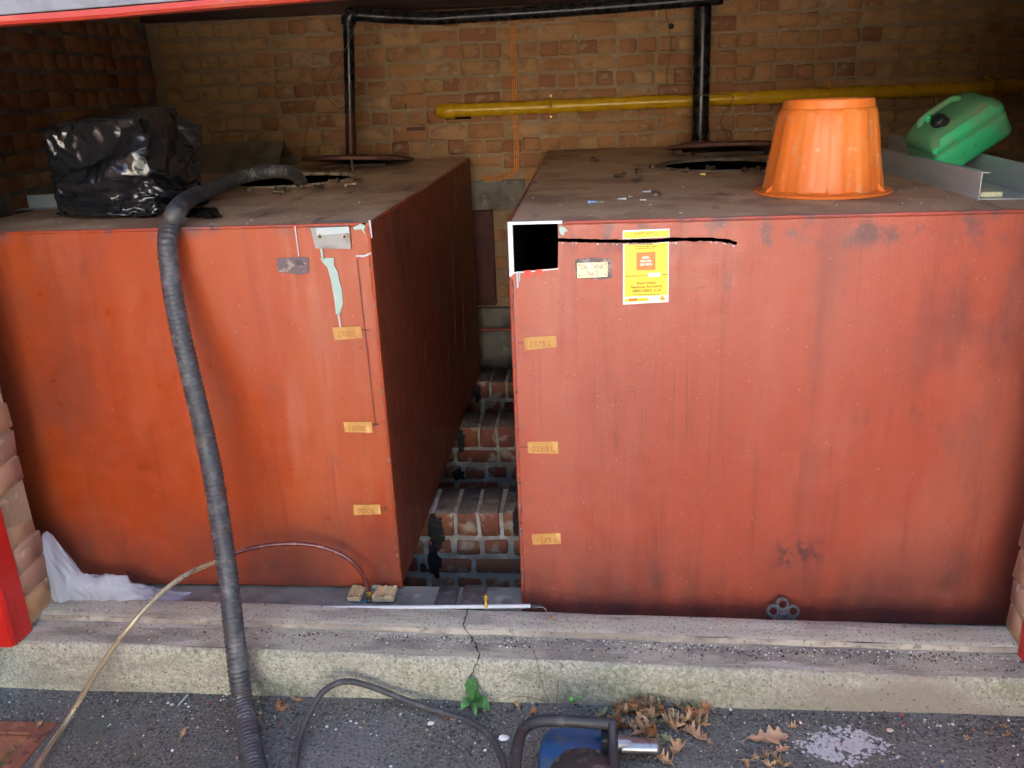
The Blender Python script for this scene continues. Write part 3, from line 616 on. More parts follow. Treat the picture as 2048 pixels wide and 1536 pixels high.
# bright burrs below the kerf
b = MB()
for (x, z) in kd:
    if rnd.random() < .45:
        s = abs(rnd.gauss(.0004,.0006))+.0003; b.box((x-s*1.6,-.002,z-.003-s),(x+s*1.6,-.0003,z-.002+s*.3))
b.build('saw_burrs', m_steelcut, tank2)['kind'] = 'stuff'
b = MB()
bead([(NX1+.014,.001,T-.004),(X2R,.001,T-.004)]); bead([(.003,.002,Z2B),(.003,.002,NZ-.018)]); bead([(.003,.02,T-.004),(.003,Y2B,T-.004)])
b.build('weld_bead', m_tank2, tank2, smooth=True)
hatch(tank2, *H2, m_rim_dark)

# ---- marks and plates on the left tank
def quadpx(pix, Y, name, mt, parent, th=.0012, lift=0):
    P = [oy(x,y,Y) for x, y in pix]; b = MB()
    return b.prism([(p.x,p.z) for p in P], lambda u,v,t: (u,t,v), Y-.0002-lift, Y-.0002-lift-th).build(name, mt, parent)
YA = FRY1-.0035
quadpx([(553,517),(590,514),(617,515),(618,545),(600,549),(556,543)], YA, 'bare_patch', m_patch, tank1)
quadpx([(641,517),(668,515),(668,530),(676,545),(678,560),(684,580),(686,608),(680,626),(677,630),(672,628),(669,600),(662,560),(655,535),(645,524)], YA, 'paint_drip', m_paint_aqua, tank1)
quadpx([(675,628),(679,628),(683,656),(680,657)], YA, 'paint_drip', m_paint_white, tank1)
quadpx([(640,495),(645,495),(648,518),(644,519)], YA, 'paint_drip', m_paint_aqua, tank1)
quadpx([(589,452),(591,452),(599,512),(597,513)], YA, 'white_score_line', m_paint_white, tank1)
quadpx([(712,510),(728,510),(743,504),(742,508),(728,514),(712,513)], YA, 'white_score_line', m_paint_white, tank1)
quadpx([(706,455),(722,447),(731,452),(728,460),(732,470),(722,458),(710,460)], YA, 'paint_drip', m_paint_aqua, tank1)
quadpx([(713,520),(715,520),(752,852),(750,853)], YA, 'pencil_line', m_pencil, tank1)
quadpx([(724,658),(738,660),(738,662),(724,661)], YA, 'pencil_line', m_pencil, tank1); quadpx([(744,848),(756,847),(757,850),(744,851)], YA, 'pencil_line', m_pencil, tank1); quadpx([(761,1016),(774,1017),(774,1022),(761,1020)], YA, 'pencil_line', m_pencil, tank1)
for n, (pix, tx) in enumerate([([(664,655),(722,652),(726,676),(669,680)], '2700L'), ([(687,844),(744,843),(746,865),(690,864)], '1800L'), ([(707,1009),(760,1009),(762,1028),(708,1030)], '900L')]):
    l = quadpx(pix, YA, 'level_label', m_tape, tank1); c = sum((oy(x,y,YA) for x,y in pix), Vector())/4
    text('lettering', tx, .024, (c.x-.003,YA-.0022,c.z-.004), m_pen, l, shear=.15, width=.055); text('lettering', 'LEVEL MARK' if 0 else 'TO HERE', .009, (c.x-.004,YA-.0022,c.z+.011), m_pen, l) if 0 else None
# corner bracket with two holes
br = MB(); A = [oy(x,y,YA) for x,y in ((622,455),(700,452),(703,497),(632,496))]
poly = [(p.x,p.z) for p in A]
br.prism(poly, lambda u,v,t: (u,t,v), YA-.004, YA-.007); tl, tr = A[0], A[1]
br.add([(tl.x,YA-.007,tl.z),(tr.x,YA-.007,tr.z),(tr.x,YA+.05,T+.003),(tl.x,YA+.05,T+.003)], [(0,1,2,3)])
brk = br.build('corner_bracket', m_galv, tank1)
quadpx([(633,456),(697,453),(699,466),(633,471)], YA-.0085, 'worn_paint', m_galv_pale, brk) 
for px, py in ((640,473),(689,473)):
    c = oy(px,py,YA-.009); M = Matrix.Translation(c) @ Matrix.Rotation(PI/2, 4, 'X')
    MB().lathe([(.0035,0),(.0075,0),(.0075,.001),(.0035,.001)], M, 16, close=True).build('screw_hole_rim', m_rimpale, brk); MB().lathe([(.0034,0),(.0034,.0008)], M, 12).build('screw_hole', m_black, brk)
quadpx([(737,440),(741,440),(745,475),(743,476)], YA-.002, 'white_score_line', m_paint_white, tank1)

# ---- plates and notice on the right tank
quadpx([(1150,519),(1180,515),(1222,517),(1224,555),(1200,559),(1152,556)], 0, 'bare_patch', m_patch, tank2)
pl = quadpx([(1154,526),(1215,524),(1215,553),(1155,556)], -.0015, 'name_plate', m_brass, tank2, th=.002)
c = oy(1185,534,-.004); text('lettering', 'OIL TANK', .0185, (c.x,-.0042,c.z), m_engrave, pl, width=.062); c = oy(1186,547,-.004); text('lettering', 'No 2', .0185, (c.x,-.0042,c.z), m_engrave, pl, width=.026)
for px, py in ((1158,530),(1211,528),(1159,551),(1211,549)):
    c = oy(px,py,-.0038); MB().lathe([(.0022,0),(.0018,.0015),(0.0004,.002)], Matrix.Translation(c) @ Matrix.Rotation(PI/2, 4, 'X'), 10).build('rivet', m_bolt, pl, smooth=True)
ps1 = quadpx([(1246,461),(1339,457),(1339,474),(1300,476),(1262,478),(1245,478)], -.0008, 'notice_poster', m_white, tank2, th=.0008); quadpx([(1248,464),(1338,460),(1338,473),(1300,475),(1262,477),(1248,476)], -.0018, 'printed_panel', m_yellow, ps1, th=.0004)
c = oy(1292,467,-.003); text('lettering', 'SAFETY NOTICE', .010, (c.x,-.003,c.z), m_ink, ps1, width=.060)
ps = quadpx([(1246,488),(1262,488),(1300,487),(1338,483),(1337,604),(1246,609)], -.0008, 'notice_poster', m_white, tank2, th=.0008)
quadpx([(1249,489),(1300,488),(1336,485),(1335,590),(1249,594)], -.0018, 'printed_panel', m_yellow, ps, th=.0004)
quadpx([(1273,505),(1311,503),(1311,540),(1273,541)], -.0024, 'printed_panel', m_print_orange, ps, th=.0004)
quadpx([(1296,546),(1320,545),(1320,553),(1296,554)], -.0024, 'printed_panel', m_white, ps, th=.0004)
quadpx([(1250,597),(1297,595),(1297,602),(1250,604)], -.0018, 'printed_panel', m_yellow, ps, th=.0004); quadpx([(1258,597),(1275,596),(1275,602),(1258,603)], -.0024, 'printed_panel', m_gold, ps, th=.0004)
def pt(s, px, py, size, mt, w, bold=0):
    c = oy(px,py,-.004); text('lettering', s, size, (c.x,-.0036,c.z), mt, ps, width=w, rot=.035, bold=bold)
pt('SHELL', 1292,515, .0075, m_white, .020, .0003); pt('GAS OIL', 1292,522, .0075, m_white, .031, .0003); pt('(35 SEC)', 1292,529, .0075, m_white, .031, .0003)
pt('Shell Direct', 1293,566, .0105, m_ink, .052, .0001); pt('National Accounts', 1293,573.5, .0105, m_ink, .082, .0001); pt('0800 0852 314', 1293,581.5, .0115, m_ink, .074, .0001)
pt('Shell', 1266,599.5, .0085, m_ink_red, .020, .0002); pt('Direct', 1286,599, .0085, m_gold, .022)
for px, py, w in ((1280,489,.062),(1288,493,.05),(1288,496.5,.04),(1271,552,.052),(1330,549,.013),(1290,589,.062)):
    c = oy(px,py,-.003); b = MB(); x = c.x-w/2
    while x < c.x+w/2:
        l = rnd.uniform(.003,.009); b.box((x,-.0032,c.z-.0011),(x+l,-.0027,c.z+.0011)); x += l+.002
    b.build('small_print', m_ink, ps)
# shell-shaped roundel
c = oy(1325,597,-.003); b = MB(); pts_ = [(c.x+.0065*math.cos(a)*(1+.10*math.cos(9*a)), c.z+.006*math.sin(a)*(1+.10*math.cos(9*a))) for a in [2*PI*k/54 for k in range(54)]]
b.prism(pts_, lambda u,v,t: (u,t,v), -.0026, -.0032); b.build('emblem', m_gold, ps)
for pix, tx in [([(1047,675),(1112,671),(1114,694),(1050,700)], '3375 L'), ([(1055,884),(1116,883),(1117,907),(1056,906)], '2250 L'), ([(1063,1068),(1121,1066),(1122,1087),(1066,1089)], '1125 L')]:
    l = quadpx(pix, 0, 'level_label', m_tape, tank2); c = sum((oy(x,y,0) for x,y in pix), Vector())/4
    text('lettering', tx, .024, (c.x,-.0022,c.z-.004), m_pen, l, shear=.1, width=.062, rot=.03)
quadpx([(1036,685),(1047,683),(1047,685),(1036,687)], 0, 'pencil_line', m_pencil, tank2); quadpx([(1040,893),(1056,893),(1056,895),(1040,895)], 0, 'pencil_line', m_pencil, tank2)
quadpx([(1048,541),(1062,540),(1062,555),(1049,556)], -.001, 'red_tape', m_paint_red, tank2); quadpx([(1070,540),(1084,538),(1084,549),(1071,547)], -.001, 'red_tape', m_paint_red, tank2)
quadpx([(1033,543),(1036,543),(1037,574),(1034,577)], -.001, 'paint_drip', m_paint_white, tank2); quadpx([(1038,543),(1041,542),(1040,562),(1038,565)], -.001, 'paint_drip', m_paint_aqua, tank2)
quadpx([(1119,452),(1130,455),(1136,462),(1130,463),(1127,471),(1121,468),(1118,460)], -.001, 'paint_drip', m_paint_aqua, tank2)

# chipped paint along the tank corners and long scratches down the shaded side
b = MB()
for k in range(70):
    z = rnd.uniform(.05,1.0); s_ = abs(rnd.gauss(0,.0016))+.0006; b.prism([(.0035+s_*math.cos(q)*rnd.uniform(.5,1.3)+rnd.uniform(-.002,.004), z+s_*2.2*math.sin(q)*rnd.uniform(.5,1.3)) for q in (0,1.2,2.4,3.7,5)], lambda u,v,t: (u,t,v), -.0052, -.0040)
b.build('paint_chips', m_patch, tank2)['kind'] = 'stuff'
b = MB()
for k in range(60):
    z = rnd.uniform(.03,1.1); s_ = abs(rnd.gauss(0,.0014))+.0006; b.prism([(X1R-.004+s_*math.cos(q)*rnd.uniform(.5,1.3)+rnd.uniform(-.004,.002), z+s_*2.4*math.sin(q)*rnd.uniform(.5,1.3)) for q in (0,1.2,2.4,3.7,5)], lambda u,v,t: (u,t,v), FRY1-.0022, FRY1-.0012)
b.build('paint_chips', m_scratch, tank1)['kind'] = 'stuff'
for pts in (((905,470),(907,560),(912,690),(913,760)),((880,595),(876,615),(866,617),(860,611)),((852,680),(850,720),(855,745)),((899,690),(896,730),(898,770)),((925,560),(927,640),(930,700))):
    MB().tube(catmull([ox(x,y,X1R+.0003) for x,y in pts],6),.0004,5).build('scratch', m_scratch, tank1)
for pts in (((1385,578),(1412,574)),((1395,596),(1400,596)),((1255,772),(1270,768),(1275,775)),((1800,1085),(1815,1078),(1832,1080),(1822,1088))):
    P = [oy(x,y,-.0004) for x,y in pts]; MB().tube(P,.0011,5).build('scratch', m_scratch, tank2)

# ================================================================ hatch lids, vent pipes, wall services
def lid(cx, cy, r, z, tilt, label):
    M = Matrix.Translation((cx,cy,z)) @ Euler(tilt).to_matrix().to_4x4()
    t = thing('hatch_lid', (cx,cy,T), label, 'hatch lid')
    MB().lathe([(r*.2,.016),(r*.7,.012),(r*.93,.006),(r,.0),(r,-.012),(r*.9,-.014)], M, 44).build('plate', m_lid, t, smooth=True)
    for k in range(3):
        a = k*2.1+.5; MB().lathe([(.008,0),(.008,.003)], M @ Matrix.Translation((r*.9*math.cos(a),r*.9*math.sin(a),.004)), 10).build('bolt_hole', m_black, t)
lid(-.90,1.98,.27,T+.034,(-.10,.02,0),'rusty round lid propped behind the open hatch of the left tank')
lid(.86,2.02,.28,T+.036,(-.10,.0,0),'dark round lid propped behind the open hatch of the right tank')
for sx, cx, cy in ((0,-.90,1.78),(0,.86,1.81)):
    tag(MB().box((cx-.15,cy+.09,T+.0005),(cx+.16,cy+.13,T+.014)).build('packing_batten', m_timber, bevel=.003), 'short dark batten under the lid of the %s tank' % ('left' if cx < 0 else 'right'), 'batten')
YP = YW-.11
vp = thing('vent_pipe', (-1.06,YP,T), 'slim vent pipe on the left tank, black above and maroon below', 'pipe')
a, c_ = oy(697,58,2.2), oy(703,318,2.2); VB = Vector((c_.x,2.19,T)); VT = Vector((oy(697,45,2.19).x,2.19,oy(697,45,2.19).z))
mid = VB.lerp(VT,.36)
MB().tube([VB,mid],.0265,18).build('lower_pipe', m_maroonpipe, vp, smooth=True); MB().tube([mid,VT],.0272,18).build('upper_pipe', m_blackpipe, vp, smooth=True)
MB().lathe([(.045,0),(.045,.006),(.033,.010),(.032,.02)], Matrix.Translation(VB), 20).build('flange', m_maroonpipe, vp, smooth=True)
el = [VT+Vector((0,0,-.01)),VT+Vector((.002,0,.012)),VT+Vector((.014,0,.030)),VT+Vector((.034,0,.036)),VT+Vector((.05,0,.036))]
MB().tube(catmull(el,6),.036,18).build('elbow', m_blackpipe, vp, smooth=True)
hz = [VT+Vector((.045,0,.034))]+[oy(x,y,2.22) for x,y in ((765,33),(860,37),(930,33),(1150,19),(1400,-1),(1445,-5))]
MB().tube(catmull(hz,8),.031,18).build('header_pipe', m_blackpipe, vp, smooth=True)
vp2 = thing('vent_pipe', (.82,2.4,T), 'thick shiny black vent pipe standing on the right tank', 'pipe')
q0 = oy(1400,287,2.45); B2 = Vector((q0.x,2.45,T)); q1 = oy(1407,-25,2.45); T2 = Vector((q1.x,2.45,q1.z))
MB().tube([B2,T2],.043,24).build('upright', m_blackpipe, vp2, smooth=True); MB().lathe([(.06,0),(.06,.008),(.050,.012),(.048,.035)], Matrix.Translation(B2), 20).build('flange', m_maroonpipe, vp2, smooth=True)
MB().lathe([(.052,-.03),(.052,.03)], Matrix.Translation(B2.lerp(T2,.96)), 20).build('collar', m_blackpipe, vp2, smooth=True)
yp = thing('gas_pipe', (0,YW,1.37), 'yellow horizontal pipe clipped along the back wall', 'pipe')
YY = YW-.055; ya = oy(893,222,YY); yb = oy(2048,172,YY); yb = yb+(yb-ya)*.12
MB().tube([ya,ya.lerp(yb,.3),ya.lerp(yb,.6),yb],.035,24).build('run', m_ypipe, yp, smooth=True)
MB().tube(catmull([ya+Vector((.035,0,0)),ya+Vector((0,0,0)),ya+Vector((-.025,.014,0)),ya+Vector((-.033,.05,0))],6),.041,22).build('elbow', m_ypipe, yp, smooth=True)
MB().lathe([(.043,-.006),(.043,.006)], Matrix.Translation(ya+Vector((.035,0,0))) @ Matrix.Rotation(PI/2,4,'Y'), 22).build('coupling', m_ypipe, yp, smooth=True)
for px in (1101,1658,1975):
    t = (oy(px,200,YY).x-ya.x)/(yb.x-ya.x); p = ya.lerp(yb,t); ring = [p+Vector((0,.041*math.sin(k/16*2*PI),.041*math.cos(k/16*2*PI))) for k in range(17)]
    b = MB(); b.tube(ring,.006,8); b.box((p.x-.006,p.y+.02,p.z+.040),(p.x+.006,YW,p.z+.060)); b.box((p.x-.006,p.y+.02,p.z-.060),(p.x+.006,YW,p.z-.040)); b.build('clip', m_ypipe, yp, smooth=True)
cc = thing('copper_cable_run', (-.18,YW,1.0), 'pair of copper cables clipped down the back wall between the tanks', 'cable')
cu_top, cu_bot = oy(1024,-20,YW-.01), oy(1034,338,YW-.01); end = oy(966,358,YW-.01)
b = MB(); b.box((0,0,0),(1,1,1)) if 0 else None
for d in (-.011,0,.011):
    pth = [cu_top+Vector((d,0,0)), cu_top.lerp(cu_bot,.3)+Vector((d,0,0)), cu_top.lerp(cu_bot,.6)+Vector((d,0,0)), cu_bot+Vector((d,0,.04)), cu_bot+Vector((d-.012,0,-.005-d*.4)), Vector((cu_bot.x-.06,cu_bot.y,end.z+.012-d)), end+Vector((0,0,-d))]
    MB().tube(catmull(pth,8),.0043,10).build('cable', m_copper, cc, smooth=True)
for t in (.24,.75):
    p = cu_top.lerp(cu_bot,t); MB().box((p.x-.019,YW-.018,p.z-.006),(p.x+.019,YW-.001,p.z+.006)).build('clip', m_copper, cc, bevel=.003); MB().lathe([(.006,0),(.004,.003),(.001,.004)], Matrix.Translation((p.x-.012,YW-.018,p.z)) @ Matrix.Rotation(PI/2,4,'X'), 10).build('clip_screw', m_brasspart, cc, smooth=True)
p = oy(1001,355,YW-.01); MB().lathe([(.006,0),(.004,.003),(.001,.004)], Matrix.Translation((p.x,YW-.02,p.z)) @ Matrix.Rotation(PI/2,4,'X'), 10).build('clip_screw', m_brasspart, cc, smooth=True)
# maroon panel and thin red pipe low in the gap
pnl = thing('wall_panel', (-.4,YW,.27), 'narrow maroon panel fixed to the back wall in the gap between tanks', 'panel')
A0, A1 = oy(985,420,YW-.03), oy(989,609,YW-.03); MB().box((-.62,YW-.05,A1.z),(A0.x,YW-.001,A0.z)).build('board', m_maroonpanel, pnl, bevel=.004)
MB().box((A0.x-.055,YW-.056,.50),(A0.x-.03,YW-.0505,.62)).build('raised_strip', m_maroonpanel, pnl, bevel=.003)
tag(MB().tube([oy(900,661,YW-.12),oy(1060,658,YW-.12)],.008,12).build('pipe', m_redpipe, smooth=True), 'thin red pipe low across the gap between the tanks', 'pipe')
# loose wires
def wire(pts, r, mt, label, Y=None, group=None): return tag(MB().tube(catmull(pts,8),r,6).build('wire', mt, smooth=True), label, 'wire', group)
wire([oy(x,y,2.15) for x,y in ((712,52),(690,100),(660,150),(648,170),(655,195),(680,217),(692,205),(690,178))],.0018,m_wire,'thin brown wire looping round the slim vent pipe')
wire([oy(x,y,2.05) for x,y in ((652,168),(632,200),(617,245),(610,285),(613,316))],.0018,m_wire,'thin brown wire dropping to the hatch of the left tank')
wire([oy(x,y,2.38) for x,y in ((1331,18),(1337,55),(1342,80),(1336,130),(1334,165),(1345,182),(1375,192),(1420,189),(1462,190),(1462,205),(1445,232),(1443,250),(1458,280))],.002,m_wire,'thin dark wire hooked over the thick black vent pipe')
for k, d in enumerate((0,6)):
    wire([oy(x+d,y-d*.5,2.45) for x,y in ((248,68),(272,76),(292,98),(305,125),(318,158),(331,188))],.0022,m_wire_pale,'cream flex hanging down the left end of the back wall',group='cream flexes')
q = oy(247,62,2.46); tag(MB().box((q.x-.03,2.44,q.z-.03),(q.x+.025,2.52,q.z+.06)).build('junction_box', m_cap, bevel=.006), 'small dark junction box at the top left of the back wall', 'box')
q = oy(1343,52,YW-.03); tag(MB().lathe([(.014,0),(.014,.02),(.006,.03)], Matrix.Translation((q.x,YW,q.z)) @ Matrix.Rotation(PI/2,4,'X'), 12).build('wall_hook', m_cap, smooth=True), 'small black wall hook beside the thick vent pipe', 'hook')
q = oy(812,210,YW); tag(MB().tube([q+Vector((0,0,.0)),q+Vector((.002,-.03,.0)),q+Vector((.004,-.034,-.01)),q+Vector((.0,-.034,-.022))],.004,8).build('wall_hook', m_bolt, smooth=True), 'rusty hook in the bricks above the yellow pipe end', 'hook')

# ================================================================ things on the tanks
def ribbed(path, r, pitch, depth, seg=18):
    pth = resample(path, pitch/4); R = []
    for i, p in enumerate(pth):
        t = i/len(pth); rr = (r if not hasattr(r,'__len__') else r[0]+(r[1]-r[0])*t)
        R.append(rr-(depth if i % 4 == 0 else depth*.45 if i % 4 in (1,3) else 0)*1.0)
    return MB().tube(pth, R, seg)
hp_ = [Vector((-.93,1.30,.80)), Vector((-.955,1.285,1.02)), oz(598,358,T+.03), oz(556,343,T+.075), oz(490,352,T+.062), oz(425,377,T+.045), oz(378,398,T+.045), oz(354,421,T+.046), oy(341,448,.055)]
hp_ += [oy(x,y,Y) for x, y, Y in ((335,488,.003),(341,552,-.018),(356,640,-.05),(379,740,-.085),(403,840,-.12),(424,940,-.16),(440,1040,-.205),(453,1130,-.25),(463,1215,-.295),(472,1300,-.338),(484,1395,-.385))]
hp_ += [oz(497,1470,gz(-.75)+.045), oz(509,1530,gz(-.75)+.038), oz(520,1600,gz(-.75)+.038), oz(540,1800,gz(-.75)+.038)]
tag(ribbed(catmull(hp_,10), (.0248,.0310), .0135, .0032).build('suction_hose', m_hose, smooth=True, angle=80), 'thick grimy black ribbed hose from the left hatch down over the sill', 'hose')

# orange bucket, upside down
bc = Vector((.915,.455,T))
bk = thing('bucket', bc, 'orange plastic bucket standing upside down on the right tank', 'bucket')
def flute(a, i):
    if i < 4 or i > 12: return 1
    k = (a/(2*PI)*12+.32) % 1; return 1+.010*max(-1,min(1,4*math.sin(2*PI*k)))
prof = [(.165,.004),(.197,.002),(.198,.010),(.177,.014),(.173,.018),(.170,.04),(.165,.07),(.160,.10),(.154,.135),(.149,.17),(.144,.2),(.140,.225),(.137,.236),(.133,.243),(.129,.245),(.128,.263),(.1265,.268),(.118,.267),(.112,.257),(.05,.256),(.0005,.256)]
MB().lathe(prof, Matrix.Translation(bc), 144, rmod=flute).build('body', m_orange, bk, smooth=True, angle=30)
b = MB()
for k in range(6):
    a = k*PI/3+.35; M = Matrix.Translation(bc) @ Matrix.Rotation(a,4,'Z'); b.add([M @ Vector(p) for p in ((.168,-.0015,.010),(.194,-.0015,.010),(.168,-.0015,.035),(.168,.0015,.010),(.194,.0015,.010),(.168,.0015,.035))], [(0,1,2),(5,4,3),(0,3,4,1),(1,4,5,2),(2,5,3,0)])
b.build('rim_gussets', m_orange, bk)
b = MB(); M = Matrix.Translation(bc)
b.lathe([(.030,.2565),(.034,.2565),(.034,.260),(.030,.260)], M, 24, close=True); b.lathe([(.08,.2565),(.083,.2565),(.083,.259),(.08,.259)], M, 32, close=True); b.build('base_rings', m_orange, bk, smooth=True)

# aluminium lipped channel
ch = thing('metal_channel', (1.33,.5,T), 'dull aluminium lipped channel lying along the right end of the right tank', 'channel')
ye = 1.75; x0 = 1.262; xr0, xr1 = 1.408, 1.52; yf = .193; zt = T+.073
b = MB()
b.box((x0,yf,T+.0005),(x0+.002,ye,zt)); b.box((x0+.0021,yf,zt-.002),(x0+.022,ye,zt)); b.build('near_wall', m_alu, ch)
b = MB(); b.add([(x0+.0022,yf,T+.0007),(xr0,yf-.02,T+.0007),(xr1,ye,T+.0007),(x0+.0022,ye,T+.0007),(x0+.0022,yf,T+.0027),(xr0,yf-.02,T+.0027),(xr1,ye,T+.0027),(x0+.0022,ye,T+.0027)], [(0,3,2,1),(4,5,6,7),(0,1,5,4),(1,2,6,5),(2,3,7,6),(3,0,4,7)]); b.build('floor', m_alu, ch)
b = MB(); b.add([(xr0,yf-.02,T+.0008),(xr0+.002,yf-.02,T+.0008),(xr1+.002,ye,T+.0008),(xr1,ye,T+.0008),(xr0,yf-.02,zt+.010),(xr0+.002,yf-.02,zt+.010),(xr1+.002,ye,zt+.010),(xr1,ye,zt+.010)], [(0,3,2,1),(4,5,6,7),(0,1,5,4),(1,2,6,5),(2,3,7,6),(3,0,4,7)]); b.build('far_wall', m_alu, ch)
tag(MB().box((1.275,.215,T+.003),(1.335,.30,T+.018), ).build('scrap_block', m_foam, bevel=.006), 'small cream offcut lying inside the end of the aluminium channel', 'offcut')

# green fuel can, tipped into the channel
def can():
    R = Matrix.Rotation(math.radians(6),3,'Z') @ Matrix.Rotation(math.radians(-33),3,'Y') @ Matrix.Rotation(math.radians(12),3,'X')
    base = oy(1913,268,.70)
    t = thing('fuel_can', base, 'dusty green plastic fuel can tipped over in the aluminium channel', 'fuel can')
    tf = lambda p: base + R @ Vector(p)
    W, D, Hh = .126, .092, .064
    def ringpts(w, d, z, r=.028, n=5):
        o = []
        for cx, cy, a0 in ((w-r,d-r,0),(-w+r,d-r,PI/2),(-w+r,-d+r,PI),(w-r,-d+r,1.5*PI)):
            for k in range(n+1):
                a = a0+PI/2*k/n; o.append((cx+r*math.cos(a), cy+r*math.sin(a), z))
        return o
    lev = [(W-.014,D-.014,-Hh),(W-.004,D-.004,-Hh+.008),(W,D,-Hh+.02),(W,D,.022),(W-.003,D-.003,.026),(W-.003,D-.003,.029),(W,D,.033),(W-.001,D-.001,.048),(W-.012,D-.012,.066),(W-.03,D-.024,.080),(W-.055,D-.045,.086)]
    rows = [ringpts(w,d,z,min(.028,d*.5)) for w,d,z in lev]; n = len(rows[0]); b = MB(); vs = [tf(p) for r in rows for p in r]
    fs = [(i*n+k,i*n+(k+1)%n,(i+1)*n+(k+1)%n,(i+1)*n+k) for i in range(len(rows)-1) for k in range(n)]+[tuple(range(n-1,-1,-1)),tuple((len(rows)-1)*n+k for k in range(n))]
    b.add(vs, fs); ob = b.build('body', [m_green, m_green_dusty], t, smooth=True, angle=50)
    Ri = R.transposed()
    for p in ob.data.polygons:
        nn = Ri @ p.normal
        if nn.z > .55 or nn.x < -.75: p.material_index = 1
    hd = [(-.075,.0,.074),(-.07,.0,.10),(-.045,.0,.118),(-.0,.0,.118),(.035,0,.110),(.05,0,.082)]
    MB().tube(catmull([tf(p) for p in [(-.075,.03,.062),(-.08,.03,.088),(-.06,.03,.098),(.0,.03,.100),(.045,.03,.096),(.065,.03,.072)]],6),.010,12).build('handle', m_green_dusty, t, smooth=True)
    Mc = Matrix.Translation(tf((-.045,-.035,.072))) @ R.to_4x4() @ Matrix.Rotation(-.25,4,'Y')
    MB().lathe([(.026,0),(.026,.012),(.023,.013),(.023,.032),(.020,.036),(.0005,.036)], Mc, 36, rmod=lambda a,i: 1+(.035 if i in (3,4) and int(a/(2*PI)*18*2)%2 else 0)).build('cap', m_cap, t, smooth=True, angle=30)
    MB().lathe([(.010,0),(.010,.022),(.006,.026)], Matrix.Translation(tf((-.055,.02,.078))) @ R.to_4x4(), 14).build('vent_cap', m_green, t, smooth=True)
can()

# pale metal strip and angle iron on the left tank
q = oz(40,421,T); pm = thing('metal_strip', q, 'pale folded metal strip lying behind the bin bag at far left', 'metal strip')
M = Matrix.Translation((-1.73,.555,T+.001)) @ Matrix.Rotation(.05,4,'Z')
b = MB(); b.box((0,0,0),(.42,.045,.0015),M); b.box((.02,.0455,0),(.42,.047,.045),M); b.build('fold', m_galv_pale, pm)
ai = thing('angle_iron', (-1.5,2.0,T), 'length of grey angle iron lying like a tent behind the left hatch', 'angle iron')
e0 = oy(572,280,2.0); 
b = MB(); xA, xB = -1.66, e0.x+.01; zt_ = e0.z
def slab(p0, p1, th, xa, xb): 
    (y0,z0),(y1,z1) = p0, p1; d = Vector((y1-y0,z1-z0)).normalized(); nx = Vector((-d.y,d.x))*th
    pr = [(y0,z0),(y1,z1),(y1+nx.x,z1+nx.y),(y0+nx.x,z0+nx.y)]; b.prism(pr, lambda u,v,t: (t,u,v), xa, xb)
slab((1.93,zt_),(1.80,T+.002),.006,xA,xB); slab((1.932,zt_),(2.12,T+.002),-.006,xA,xB); b.build('section', m_oldangle, ai)

# bin bag draped over a box: settle a cloth over it, then keep the settled shape
def drape(name, mt, verts, faces, colliders, frames, mass=.15, bend=.6, tension=12, self_col=False, org=(0,0,0)):
    me = bpy.data.meshes.new(name); me.from_pydata(verts, [], faces); me.materials.append(mt)
    ob = bpy.data.objects.new(name, me); COL.objects.link(ob)
    cols = []
    for k in colliders:
        o = k.build('tmp_collider', m_cap, org=(0,0,0)); md = o.modifiers.new('c','COLLISION'); o.collision.thickness_outer = .004; o.collision.cloth_friction = 12; cols.append(o)
    md = ob.modifiers.new('cloth','CLOTH'); st = md.settings; st.quality = 5; st.mass = mass; st.tension_stiffness = tension; st.compression_stiffness = tension; st.shear_stiffness = 4; st.bending_stiffness = bend; st.air_damping = 2
    md.collision_settings.distance_min = .004; md.collision_settings.collision_quality = 3; md.collision_settings.use_self_collision = self_col; md.collision_settings.self_distance_min = .003
    md.point_cache.frame_start = 1; md.point_cache.frame_end = frames+5
    for f in range(1, frames+1): S.frame_set(f)
    dg = bpy.context.evaluated_depsgraph_get(); nm = bpy.data.meshes.new_from_object(ob.evaluated_get(dg))
    bpy.data.objects.remove(ob)
    for o in cols: bpy.data.objects.remove(o)
    S.frame_set(1)
    return nm
def open_box(w, d, h, n, jit, x0, y0, z0):
    """bag shell: top and four sides as one grid bent over, as (verts, faces)"""
    vs = {}; fs = []; V = []
    def vid(p):
        k = tuple(round(c,5) for c in p)
        if k not in vs: vs[k] = len(V); V.append((x0+p[0]+rnd.uniform(-jit,jit), y0+p[1]+rnd.uniform(-jit,jit), z0+p[2]+rnd.uniform(-jit,jit)))
        return vs[k]
    nx, ny, nz = int(w/n), int(d/n), int(h/n)
    X = [-w/2+w*i/nx for i in range(nx+1)]; Y = [-d/2+d*i/ny for i in range(ny+1)]; Z = [-h+h*i/nz for i in range(nz+1)]
    for i in range(nx):
        for j in range(ny): fs.append([vid((X[i+a],Y[j+c],0)) for a,c in ((0,0),(1,0),(1,1),(0,1))])
    for k in range(nz):
        for i in range(nx):
            fs.append([vid((X[i+a],Y[0],Z[k+c])) for a,c in ((0,0),(1,0),(1,1),(0,1))]); fs.append([vid((X[i+a],Y[-1],Z[k+c])) for a,c in ((0,0),(0,1),(1,1),(1,0))])
        for j in range(ny):
            fs.append([vid((X[0],Y[j+a],Z[k+c])) for a,c in ((0,0),(0,1),(1,1),(1,0))]); fs.append([vid((X[-1],Y[j+a],Z[k+c])) for a,c in ((0,0),(1,0),(1,1),(0,1))])
    return V, fs
BX, BY = -1.235, .44
V, Fc = open_box(.375,.36,.385,.0125,.003,BX+.0,BY,T+.375)
tilt = Matrix.Rotation(math.radians(-6),3,'Z')
